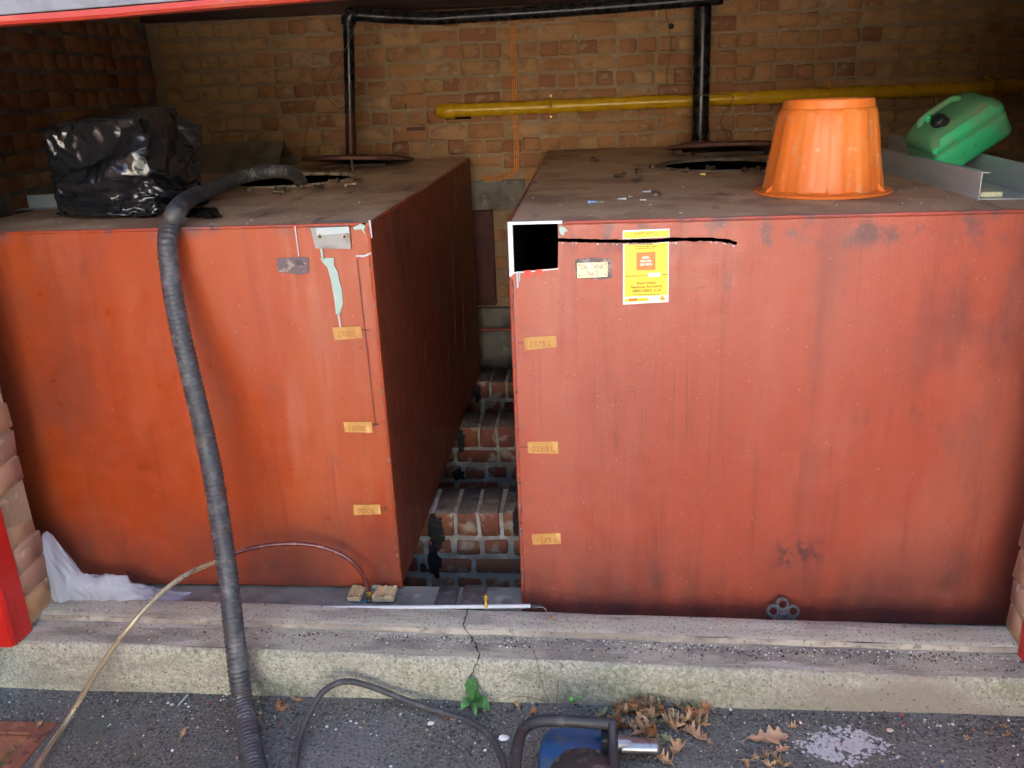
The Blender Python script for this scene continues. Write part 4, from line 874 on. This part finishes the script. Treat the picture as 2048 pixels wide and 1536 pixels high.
V = [tuple(Vector((BX,BY,0))+tilt @ (Vector(p)-Vector((BX,BY,0)))) for p in V]
rot = Matrix.Translation((BX,BY,0)) @ Matrix.Rotation(math.radians(-6),4,'Z')
c1 = MB().add([rot @ Vector(p) for p in ((-.168,-.135,T),(.150,-.135,T),(.155,.15,T),(-.165,.15,T),(-.172,-.130,T+.270),(.118,-.125,T+.290),(.115,.10,T+.315),(-.14,.10,T+.30))], [(0,3,2,1),(4,5,6,7),(0,1,5,4),(1,2,6,5),(2,3,7,6),(3,0,4,7)])
c2 = MB().box((-2.2,-.2,T-.2),(-.4,1.6,T+.001))
me = drape('bin_bag', m_binbag, V, Fc, [c1,c2], 42, mass=.10, bend=1.2, tension=12, self_col=True)
for v in me.vertices: v.co -= Vector((BX,BY,T))
bm = bmesh.new(); bm.from_mesh(me); bmesh.ops.recalc_face_normals(bm, faces=bm.faces); bm.to_mesh(me); bm.free()
me.polygons.foreach_set('use_smooth', [True]*len(me.polygons))
bag = bpy.data.objects.new('bin_bag', me); COL.objects.link(bag); bag.location = (BX,BY,T); md = bag.modifiers.new('s','SUBSURF'); md.levels = 1; md.render_levels = 1
tag(bag, 'shiny crumpled black bin bag pulled over a box on the left tank', 'bin bag')

# trailing hem of the bag flattened on the tank top at its right
rows = []
for i in range(27):
    u = i/26; a0, a1 = oz(330+115*u,447-14*u-4*math.sin(5*u),T), oz(350+82*u,418-2*u,T); row = []
    for j in range(11):
        v = j/10; p = a0.lerp(a1,v); row.append(p+Vector((.006*fbm(u*6,v*4,2),.008*fbm(u*5,v*5,7),.003+abs(.034*fbm(u*5,v*3,4,3))*(1-u*.5)*math.sin(PI*min(1,.15+v*.85)))))
    rows.append(row)
hem = MB(); hem.sheet(rows); ORG[bag.name] = Vector((BX,BY,T)); hem.build('trailing_hem', m_binbag, bag, smooth=True, angle=50)

# loose bolts round the hatches
def bolt(p, yaw, up, label, group, L=.035):
    t = thing('bolt', p, label, 'bolt', group)
    M = Matrix.Translation(p) @ Matrix.Rotation(yaw,4,'Z')
    M = M @ (Matrix.Identity(4) if up else Matrix.Translation((0,0,.0095)) @ Matrix.Rotation(PI/2,4,'Y'))
    MB().lathe([(.0115,0),(.0115,.008)], M, 6).build('head', m_bolt, t); MB().lathe([(.006,.008),(.006,.008+L)], M, 12).build('shank', m_bolt, t, smooth=True)
for px, py, yw_, up in ((500,385,2.2,0),(551,384,.8,0),(568,388,3.6,0),(600,378,.4,0),(628,386,.7,0),(645,378,2.6,0),(678,366,3.0,0),(690,374,.2,0),(722,366,2.4,0),(705,339,.5,1)):
    bolt(oz(px,py,T+.001), yw_, up, 'rusty loose bolt beside the open hatch of the left tank', 'loose bolts on the left tank')
for px, py, yw_, up in ((1184,323,.3,0),(1250,355,3.5,0),(1272,347,.4,0),(1300,338,.5,0),(1346,309,.2,0),(1380,312,2.8,0),(1376,345,3.3,0),(1413,341,.6,0),(1486,345,.4,0),(1515,343,.8,0)):
    bolt(oz(px,py,T+.001), yw_, up, 'dark loose bolt beside the open hatch of the right tank', 'loose bolts on the right tank')
def peg(p, yaw, L, r, mt, name, label, cat, head=1.8):
    M = Matrix.Translation(p+Vector((0,0,r*head))) @ Matrix.Rotation(yaw,4,'Z') @ Matrix.Rotation(PI/2,4,'Y')
    tag(MB().lathe([(r*head,0),(r*head,r*.5),(r,r),(r*.9,L*.8),(r*.3,L)], M, 10).build(name, mt, smooth=True), label, cat)
peg(oz(1252,400,T),3.3,.026,.0035,m_plug,'wall_plug','grey wall plug lying left of two tiny screws','wall plug',1.2); peg(oz(1301,385,T),3.4,.030,.0035,m_plug,'wall_plug','grey wall plug nearest the middle of the right tank top','wall plug',1.2)
peg(oz(1175,407,T),.05,.028,.0035,m_plug_blue,'wall_plug','blue wall plug near the cut corner of the right tank','wall plug',1.2); peg(oz(1196,407,T),.7,.026,.002,m_screw,'screw','thin pale screw touching the blue wall plug','screw')
peg(oz(1258,395,T),-.6,.014,.0018,m_screw,'screw','tiny screw just behind the left grey wall plug','screw'); peg(oz(1280,402,T),-.15,.02,.0018,m_screw,'screw','tiny screw lying in front of the grey wall plugs','screw')
peg(oz(1411,351,T),2.9,.02,.004,m_plug_yellow,'wall_plug','yellow wall plug in front of the right hatch','wall plug',1.3); peg(oz(1365,376,T),.3,.012,.002,m_screw,'screw','tiny pale screw between the hatch and the kerf line','screw')
q = oz(1311,391,T); tag(MB().lathe([(.0025,0),(.006,0),(.006,.0015),(.0025,.0015)], Matrix.Translation(q+Vector((0,0,.002))) @ Matrix.Rotation(.5,4,'X'), 16, close=True).build('washer', m_screw), 'small bright washer beside the grey wall plugs', 'washer')

# ================================================================ in front: tubes, cables, valve gear
tb = thing('drain_tube', oz(738,1190,0), 'clear plastic tube arching from the left tank valve to the ground', 'tube')
g0 = gz(-1.2)
P1 = [oz(40,1590,g0+.02), oz(85,1515,g0+.03)]+[oy(x,y,Y) for x,y,Y in ((135,1440,-.42),(200,1335,-.36),(262,1250,-.31),(320,1188,-.25),(378,1146,-.19),(435,1122,-.12))]
P2 = [oy(x,y,Y) for x,y,Y in ((435,1122,-.12),(490,1100,-.07),(560,1088,-.03),(630,1091,-.01),(685,1110,-.005),(718,1138,-.005),(735,1170,-.005),(738,1186,-.005))]
MB().tube(catmull(P1,8),.0078,14).build('clear_length', m_tubeclear, tb, smooth=True); MB().tube(catmull(P2,8),.0066,14).build('fuel_filled_length', m_tubefuel, tb, smooth=True)
vv = thing('drain_valve', oz(738,1200,0), 'small bronze drain valve with cream foam blocks below the left tank corner', 'valve')
vc = oy(738,1188,-.005)
MB().lathe([(.009,-.045),(.012,-.04),(.012,-.02),(.008,-.016),(.008,.0),(.0075,.012)], Matrix.Translation(vc), 14).build('body', m_valve, vv, smooth=True)
MB().lathe([(.008,-.012),(.008,.004)], Matrix.Translation(vc+Vector((0,0,.006))), 12).build('ferrule', m_brasspart, vv, smooth=True); MB().tube([vc+Vector((-.005,0,-.03)),vc+Vector((-.045,-.002,-.03))],.009,12).build('handle', m_teal, vv, smooth=True)
for xa, xb in ((696,722),(745,788)):
    pA, pB = oy(xa,1190,-.01), oy(xb,1190,-.01); b = MB()
    MB().box((pA.x,-.02,.0005),(pB.x,.045,pA.z-.004)).build('foam_block', m_foam, vv, bevel=.003)
    n = 12; b.sheet([[(pA.x+(pB.x-pA.x)*i/n, y, pA.z-.004+rnd.uniform(.0,.012)*(1 if y < 0 else .6)) for i in range(n+1)] for y in (-.021,.0,.02,.044)]); b.sheet([[(pA.x+(pB.x-pA.x)*i/n,-.0212,pA.z-.008) for i in range(n+1)],[(pA.x+(pB.x-pA.x)*i/n,-.0212,pA.z-.002+rnd.uniform(0,.008)) for i in range(n+1)]]); b.build('torn_edge', m_foam_edge, vv)
quadpx([(706,1178),(735,1175),(735,1179),(708,1181)], YA-.001, 'paint_drip', m_paint_aqua, tank1); quadpx([(744,1172),(752,1169),(768,1175),(770,1179),(745,1177)], YA-.001, 'paint_drip', m_paint_aqua, tank1)
wt = thing('white_tube', oz(840,1212,.04), 'white tube with a black end lying along the back of the sill', 'tube')
za = .042; tA, tB = oz(600,1216,.024), oz(1062,1212,za)
MB().tube([tA,tA.lerp(tB,.5)+Vector((0,0,-.001)),tB],.0062,14).build('barrel', m_silvertube, wt, smooth=True); MB().tube([tB+Vector((-.002,0,0)),tB+Vector((.028,.001,.0)),tB+Vector((.034,.001,-.002))],[.0066,.0058,.002],12).build('end_cap', m_cap, wt, smooth=True)
MB().tube(catmull([tB+Vector((.006,-.004,-.004)),tB+Vector((.03,-.006,.001)),tB+Vector((.042,-.008,-.004)),tB+Vector((.046,-.012,-.012))],5),.0016,6).build('wire_end', m_galv, wt, smooth=True)
bp = oz(972,1208,.05); MB().lathe([(.005,-.01),(.005,.004),(.0035,.006),(.0035,.012),(.0055,.013),(.0055,.026),(.0035,.028),(.0035,.034)], Matrix.Translation(bp), 12).build('bleed_fitting', m_brasspart, wt, smooth=True)

# hand wheel of the right tank's valve
hw = oy(1567,1229,-.055); wh = thing('hand_wheel', hw, 'grey five-lobed cast iron hand wheel at the foot of the right tank', 'hand wheel')
M = Matrix.Translation(hw) @ Matrix.Rotation(math.radians(48),4,'X'); b = MB()
for k in range(5):
    a = 2*PI*k/5+.31; c = Vector((.030*math.cos(a),.030*math.sin(a),0)); b.tube([M @ (c+Vector((.0155*math.cos(t/16*2*PI),.0155*math.sin(t/16*2*PI),0))) for t in range(17)],.0052,8,cap=False)
b.build('rim_lobes', m_iron, wh, smooth=True); MB().lathe([(.013,-.004),(.013,.006),(.006,.009),(.006,.014)], M, 14).build('hub', m_iron, wh, smooth=True)
MB().tube([M @ Vector((0,0,-.004)), M @ Vector((0,0,-.035))],.006,10).build('spindle', m_bolt, wh, smooth=True)

# polythene sheet bunched up behind the sill
pb = MB(); rows = []; n1, n2 = 130, 44
for i in range(n1+1):
    u = i/n1; x = -1.462+.40*u
    hgt = .20*math.exp(-((u-.05)/.085)**2)+.075*math.exp(-((u-.45)/.27)**2)+.045*math.exp(-((u-.2)/.10)**2)+.02*(1-u)
    row = []
    for j in range(n2+1):
        v = j/n2; a = PI*v; cr = .024*(.35-abs(noise.noise(Vector((u*6+2,v*2.4,1)))))+.014*(.3-abs(noise.noise(Vector((u*13+v*3,v*5,4)))))+.003*(.3-abs(noise.noise(Vector((u*27-v*5,v*9,8)))))
        row.append((x+.012*fbm(u*5,v*4,9)-.02*math.sin(a)*(1-u)*(1 if u < .2 else .3), -.045-.048*math.cos(a)*(1-.25*u)+cr+.01*u, .004+max(.002,hgt*math.sin(a)**.8*(1+.22*fbm(u*5,v*2,3,2))+cr*.5)))
    rows.append(row)
tag(pb.sheet(rows).build('plastic_sheet', m_poly, smooth=True, angle=120), 'bunched translucent white polythene in the bottom left corner behind the sill', 'plastic sheet')

# grey cable looping on the asphalt
gl = gz(-.4)
cb = [oz(575,1620,gl+.01), oz(588,1540,gl+.012), oz(598,1480,gl+.02), oz(620,1425,gl+.05), oz(648,1382,gl+.085), oz(690,1363,gl+.095), oz(745,1374,gl+.07), oz(810,1400,gl+.035), oz(880,1424,gl+.014), oz(935,1441,gl+.010), oz(975,1468,gl+.010), oz(1000,1505,gl+.010), oz(1012,1550,gl+.012), oz(1022,1620,gl+.02)]
tag(MB().tube(catmull(cb,8),.0085,12).build('power_cable', m_cable, smooth=True), 'grey rubber power cable looping over the asphalt', 'cable')

# power tool
pt_ = thing('power_tool', oz(1170,1520,gz(.15)), 'blue power tool with black loop handle lying on the asphalt', 'power tool')
zh = .015; hl = [oz(1030,1640,zh-.03), oz(1030,1540,zh-.01), oz(1036,1487,zh), oz(1048,1457,zh), oz(1075,1443,zh), oz(1120,1441,zh), oz(1180,1445,zh), oz(1214,1447,zh), oz(1232,1449,zh)]
MB().tube(catmull(hl,8),.0145,16).build('loop_handle', m_toolblack, pt_, smooth=True)
hr = oz(1225,1452,zh); MB().tube(catmull([hr+Vector((0,0,.006)),hr+Vector((.0,-.02,-.012)),oz(1228,1500,-.01),oz(1230,1560,-.02),oz(1230,1620,-.03)],6),.0115,14).build('handle_leg', m_toolblack, pt_, smooth=True)
hq = oz(1212,1470,-.01); MB().box((hq.x-.012,hq.y-.03,-.075),(hq.x+.006,hq.y+.02,.0)).build('handle_clamp', m_cap, pt_, bevel=.004)
zb = gz(.15)
b = MB(); bl = oz(1082,1500,-.06); brr = oz(1236,1500,-.06); yb_ = oz(1150,1462,-.06).y
prof2 = [(bl.x,yb_-.035),(bl.x+.018,yb_-.008),(bl.x+.05,yb_),(brr.x-.02,yb_-.004),(brr.x,yb_-.02),(brr.x,yb_-.26),(bl.x+.01,yb_-.26),(bl.x-.006,yb_-.10)]
b.prism(prof2, lambda u,v,t: (u,v,t), zb+.004, -.045); body = b.build('blue_housing', m_blue, pt_, smooth=True, bevel=.014, angle=50)
MB().box((brr.x-.055,yb_-.04,-.044),(brr.x-.012,yb_-.028,-.036)).build('side_switch', m_blue, body, bevel=.002)
gc = oz(1168,1545,-.035); MB().lathe([(.085,-.05),(.085,-.012),(.078,.002),(.06,.010),(.03,.013),(.0005,.014)], Matrix.Translation(gc), 40).build('gear_housing', m_gearbox, pt_, smooth=True, angle=35)
for k in range(5):
    a = .5+k*.55; MB().lathe([(.006,0),(.006,.004),(.001,.005)], Matrix.Translation(gc+Vector((.07*math.cos(a),.07*math.sin(a),.003))), 10).build('housing_screw', m_bolt, pt_, smooth=True)
sA, sB = oz(1238,1492,-.085), oz(1318,1490,-.085); b = MB()
rows = []
for i in range(13):
    t = i/12; x = sA.x+(sB.x-sA.x)*t
    rows.append([(x, sA.y+.022*math.cos(a)+.002, sA.z+.017*math.sin(a)) for a in [math.radians(200)-math.radians(260)*k/14 for k in range(15)]])
b.sheet(rows); b.build('steel_shoe', m_chrome, pt_, smooth=True); md = pt_.children[-1].modifiers.new('t','SOLIDIFY'); md.thickness = .003
MB().tube([oz(1225,1488,-.08),oz(1250,1487,-.08),oz(1262,1487,-.08)],[.022,.020,.016],18).build('nose_collar', m_chrome, pt_, smooth=True); MB().box((sA.x+.03,sA.y-.012,sA.z-.014),(sB.x-.002,sA.y+.012,sA.z-.006)).build('chisel_blank', m_gearbox, pt_, bevel=.002)

# ================================================================ inspection pit at bottom left
fr = thing('pit_frame', (HX,HY,gz(HX)), 'rusty angle iron frame of a mud filled pit at bottom left', 'frame')
zf = gz(HX)
b = MB(); b.box((-2.0,HY,zf-.004),(HX+.052,HY+.042,zf+.006)); b.build('back_rail', m_rustframe, fr, bevel=.002)
b = MB(); b.box((HX,-1.1,zf-.004),(HX+.052,HY-.0005,zf+.0055)); b.build('side_rail', m_rustframe, fr, bevel=.002)
b = MB(); b.box((-2.0,HY-.004,zf-.12),(HX,HY-.0002,zf-.0045)); b.box((HX-.004,-1.1,zf-.12),(HX-.0002,HY-.0045,zf-.0045)); b.build('upstand', m_rustframe, fr)
rows = [[(-2.0+(HX+2.0)*i/30, -1.1+(HY+1.1)*j/24, zf-.055+.02*fbm(i*.3,j*.3,2)) for i in range(31)] for j in range(25)]
mud = MB().sheet(rows).build('pit_bed', m_mud, smooth=True); struct(mud)

# ================================================================ leaves, weeds and grit
def leaf_mesh(L, W, lobes, curl, seed, mt):
    rows = []; n = 22
    for i in range(n+1):
        t = i/n; env = math.sin(PI*min(1,t*.96+.02))**.7*(.55+.6*t if t < .75 else 1); w = W*env*(.74+.30*math.cos(2*PI*lobes*t+2.4)) if .04 < t < .97 else W*.04
        row = []
        for j in range(-3,4):
            s = j/3; x = s*w*(1+.1*fbm(t*4,s,seed)); z = curl*((s*w/W)**2*.7+.5*(t-.5)**2*2)*L*.5+.05*L*fbm(t*3,s*1.5,seed)+.012*L*math.cos(6*PI*t)*abs(s)
            row.append((x+.03*L*math.sin(3*t+seed), t*L-L/2+abs(s)*w*.25, z))
        rows.append(row)
    b = MB().sheet(rows); b.tube([rows[0][3], (rows[0][3][0]+.01*L, -L*.62, 0), (rows[0][3][0]+.03*L, -L*.72, .0)], .0007, 5)
    zmin = min(p.z for p in b.v)
    me = bpy.data.meshes.new('leaf'); me.from_pydata([p-Vector((0,0,zmin)) for p in b.v], [], b.f); me.materials.append(mt); me.polygons.foreach_set('use_smooth', [True]*len(me.polygons)); return me
LM = [leaf_mesh(rnd.uniform(.05,.085),rnd.uniform(.015,.027),rnd.choice((2.5,3.5,3.5,4.5)),rnd.uniform(.2,2.2),k*3.1,m_leaf[k % 6]) for k in range(18)]
def leaf(p, yaw, sc, k, label, group=None, tilt=(0,0), me=None):
    o = bpy.data.objects.new('fallen_leaf', me or LM[k]); COL.objects.link(o); o.location = p; o.rotation_euler = (tilt[0],tilt[1],yaw); o.scale = (sc,)*3
    return tag(o, label, 'leaf', group)
def gp(px, py): q = oz(px,py,-.128); return oz(px,py,gz(q.x)+.002)
big = leaf_mesh(.105,.038,4.5,.35,5,m_leaf[1])
leaf(gp(1535,1477),-1.35,1.0,0,'large pale oak leaf lying flat between the leaf pile and white patch',me=big)
leaf(gp(365,1470),.1,.55,0,'small tan leaf alone on the dark asphalt right of the clear tube'); leaf(gp(80,1455),.15,.5,1,'small pale leaf against the rusty pit frame')
leaf(oz(1107,1240,.031),.9,.42,0,'tiny curled leaf lying on top of the sill'); leaf(gp(1393,1475),.75,.8,7,'narrow tan leaf at the right of the leaf pile'); leaf(gp(1412,1480),.6,.75,9,'dark brown leaf just right of the narrow tan leaf')
leaf(gp(1352,1500),-.35,1.05,6,'broad tan leaf beside the steel nose of the power tool'); leaf(gp(1330,1525),.9,.8,12,'tan leaf at the bottom edge beside the power tool'); leaf(oz(1320,1388,gz(.3)+.03),-1.2,.75,4,'yellow green leaf on top of the leaf pile')
leaf(gp(888,1432),.4,.6,8,'orange leaf under the looping grey cable'); leaf(gp(1066,1424),-.6,.5,2,'orange brown leaf above the loop handle'); leaf(gp(1034,1412),.4,.55,0,'tan leaf right of the green weed'); leaf(gp(985,1404),.1,.45,1,'cream leaf touching the foot of the sill by the weed')
leaf(gp(905,1440),1.3,.35,6,'tiny tan leaf below the orange leaf by the cable'); leaf(gp(1585,1455),-1.3,.5,12,'small curled leaf touching the big pale oak leaf'); leaf(gp(1565,1500),1.9,.6,13,'crumpled pale leaf below the big oak leaf'); leaf(gp(1555,1525),.4,.7,3,'brown leaf at the bottom edge below the oak leaf')
for k in range(72):
    a = rnd.random()*2*PI; r = rnd.random()**.7; px, py = 1305+105*r*math.cos(a), 1432+52*r*math.sin(a); q = gp(px,py); q.z += max(0,.04*(1-r))*rnd.random()
    leaf(q, rnd.uniform(0,6.3), rnd.uniform(.6,1.05), rnd.choice([0,2,3,3,5,5,6,7,9,9,11,13,14,15,17]), 'dry leaf in the heap against the sill behind the power tool', 'heap of dry leaves', (rnd.uniform(-.7,.7),rnd.uniform(-.7,.7)))
for k in range(9): leaf(gp(575+rnd.uniform(-22,24),1410+rnd.uniform(-12,14)), rnd.uniform(0,6), rnd.uniform(.3,.5), rnd.choice([2,8,14,9]), 'shrivelled leaf in the small clump right of the black hose', 'small clump of leaves', (rnd.uniform(-.6,.6),rnd.uniform(-.6,.6)))
for k in range(12): leaf(gp(1540+rnd.uniform(-50,40),1520+rnd.uniform(-14,16)), rnd.uniform(0,6), rnd.uniform(.25,.45), rnd.choice([2,3,9,0,1]), 'leaf scrap in the litter below the big oak leaf', 'litter below the oak leaf', (rnd.uniform(-.4,.4),rnd.uniform(-.4,.4)))
for k in range(8): leaf(gp(1970+rnd.uniform(-40,50),1465+rnd.uniform(-14,16)), rnd.uniform(0,6), rnd.uniform(.2,.35), rnd.choice([0,2,3,9]), 'leaf scrap by the sill at bottom right', 'litter at bottom right', (rnd.uniform(-.4,.4),rnd.uniform(-.4,.4)))
def blade(b, base, tip, w, sag, n=12):
    base, tip = Vector(base), Vector(tip); d = tip-base; side = d.cross(Vector((.2,-.6,.8))).normalized(); rows = []
    for i in range(n+1):
        t = i/n; ww = w*math.sin(PI*(t*.92+.06))**.8*(1+.12*math.cos(t*22)); c = base+d*t+Vector((0,0,sag*math.sin(PI*t)))
        rows.append([c-side*ww+Vector((0,0,.15*ww)), c-side*ww*.5, c+Vector((0,0,-.1*ww)), c+side*ww*.5, c+side*ww+Vector((0,0,.15*ww))])
    b.sheet(rows)
wd = thing('weed', gp(947,1408), 'green weed with broad leaves growing at the foot of the crack', 'plant'); wb = gp(947,1408)
for tip, w_ in ((oy(941,1356,-.318),.019), (gp(980,1432)+Vector((0,0,.02)),.017), (gp(922,1426)+Vector((0,0,.012)),.013), (gp(952,1437)+Vector((0,0,.008)),.008), (oy(962,1392,-.345),.011)):
    b = MB(); blade(b, wb+Vector((0,-.004,.012)), tip, w_, .012); b.build('leaf', m_weed, wd, smooth=True)
sp = thing('seedling', gp(1150,1408), 'bright green seedling beside the leaf heap', 'plant')
for px, py in ((1143,1410),(1153,1397),(1160,1404)):
    c = gp(px,py)+Vector((0,-.005,.022)); MB().tube([gp(1150,1408),c],.0008,5).build('stem', m_sprig, sp); b = MB(); blade(b, c+Vector((-.007,0,0)), c+Vector((.007,-.004,.004)), .006, .002); b.build('leaf', m_sprig, sp, smooth=True)
for k, pts in enumerate([[(1100,1412),(1085,1370),(1070,1310),(1050,1275)],[(1112,1414),(1114,1390),(1117,1356)],[(1010,1400),(1040,1392),(1090,1402)]]):
    b = MB(); b.tube(catmull([oy(x,y,-.335+.012*i) for i,(x,y) in enumerate(pts)],5),[.0012]*(5*(len(pts)-1)+1),5)
    tag(b.build('dry_stalk', m_stalk, smooth=True), ['long dry stalk leaning up the sill face','short upright dry stalk at the sill foot','dry stalk lying along the foot of the sill'][k], 'stalk')
def chip(b, p, s):
    n = rnd.choice((4,5)); pts = [p+Vector((s*math.cos(2*PI*k/n+p.x*99)*rnd.uniform(.6,1.2), s*math.sin(2*PI*k/n+p.x*99)*rnd.uniform(.6,1.2), rnd.uniform(0,s*.2))) for k in range(n)]
    b.add(pts+[q+Vector((0,0,s*rnd.uniform(.3,.8))) for q in pts], [tuple(range(n-1,-1,-1)), tuple(range(n,2*n))]+[(k,(k+1)%n,n+(k+1)%n,n+k) for k in range(n)])
b = MB()
for k in range(2400):
    x = rnd.uniform(-1.6,1.6); y = SY(-.306,x)-abs(rnd.gauss(0,.09)) if rnd.random() < .62 else rnd.uniform(-.66,-.31)
    if x < HX+.06 and y < HY+.05: continue
    b.cur = rnd.choices(range(5),(.10,.12,.36,.006,.45))[0]; chip(b, Vector((x,y,gz(x)+.0005)), abs(rnd.gauss(.0016,.0011))+.0008)
b.build('grit', m_grit, org=(0,-.4,-.13))['kind'] = 'stuff'
b = MB()
for k in range(1500):
    x = rnd.triangular(-1.5,1.6,1.0); y = SY(-.205-abs(rnd.gauss(0,.03)),x)
    b.cur = rnd.choices(range(5),(.24,.08,.46,.012,.2))[0]; chip(b, Vector((x,y,.0115)), abs(rnd.gauss(.0012,.0009))+.0007)
for k in range(420):
    x = rnd.uniform(-1.45,1.4); y = SY(rnd.uniform(-.185,-.105),x); b.cur = rnd.choices(range(5),(.3,.1,.35,.0,.25))[0]; chip(b, Vector((x,y,.0305)), abs(rnd.gauss(.0009,.0007))+.0006)
b.build('sill_grit', m_grit, org=(0,-.2,0))['kind'] = 'stuff'
b = MB()
for k in range(420):
    L_ = rnd.random() < .5; x = rnd.uniform(X1L+.05,X1R-.03) if L_ else rnd.uniform(.03,1.5); y = rnd.uniform(.08,1.0)**1.3 if L_ else abs(rnd.gauss(.28,.22))+.02
    if L_ and abs(x+1.03) < .3 and abs(y-1.33) < .3: continue
    b.cur = rnd.choices(range(5),(.4,.35,.15,0,.1))[0]; chip(b, Vector((x,max(y,.09),T+.0005)), abs(rnd.gauss(.0008,.0008))+.0006)
b.build('tank_top_debris', m_grit, org=(0,.5,T))['kind'] = 'stuff'
# broken patch of spilt white lime on the asphalt
b = MB()
pc = gp(1685,1490)
for k in range(1100):
    x = pc.x+rnd.gauss(0,.062); y = pc.y+rnd.gauss(0,.042)
    d = math.hypot((x-pc.x)/.115,(y-pc.y)/.075)
    if d+.55*fbm(x*14,y*14,2) > 1.0 or fbm(x*26,y*26,5) > .28: continue
    n = 7; s = rnd.uniform(.0015,.0075)*(1.25-.5*d); a0 = rnd.random()*6
    pts = [Vector((x+s*math.cos(a0+2*PI*q/n)*rnd.uniform(.55,1.25), y+s*math.sin(a0+2*PI*q/n)*rnd.uniform(.55,1.25), gz(x)+.0006+.0012*rnd.random())) for q in range(n)]
    b.add(pts, [tuple(range(n))])
tag(b.build('lime_patch', m_lime), 'broken white patch of lime on the asphalt at bottom right', 'spill')
for px, py, s, lb in ((1125,1482,.013,'white pebble left of the loop handle'),(862,1448,.009,'pale blue chip on the asphalt left of the cable'),(344,1410,.006,'cream chip at the foot of the sill left of the black hose'),(1780,1462,.008,'white pebble right of the white patch')):
    b = MB(); q = gp(px,py) if px != 1125 else gp(1008,1478); b.lathe([(s*.5,0),(s,s*.25),(s*.85,s*.5),(s*.3,s*.6)], Matrix.Translation(q), 9, rmod=lambda a,i: 1+.2*math.sin(2*a+i)); tag(b.build('stone_chip', m_chip, smooth=True), lb, 'stone')
b = MB(); q = gp(368,1405); tag(MB().tube([gp(358,1412)+Vector((0,0,.004)),gp(376,1392)+Vector((0,0,.004))],.003,8).build('wall_plug', m_plug), 'grey plastic plug on the asphalt left of the black hose', 'wall plug')
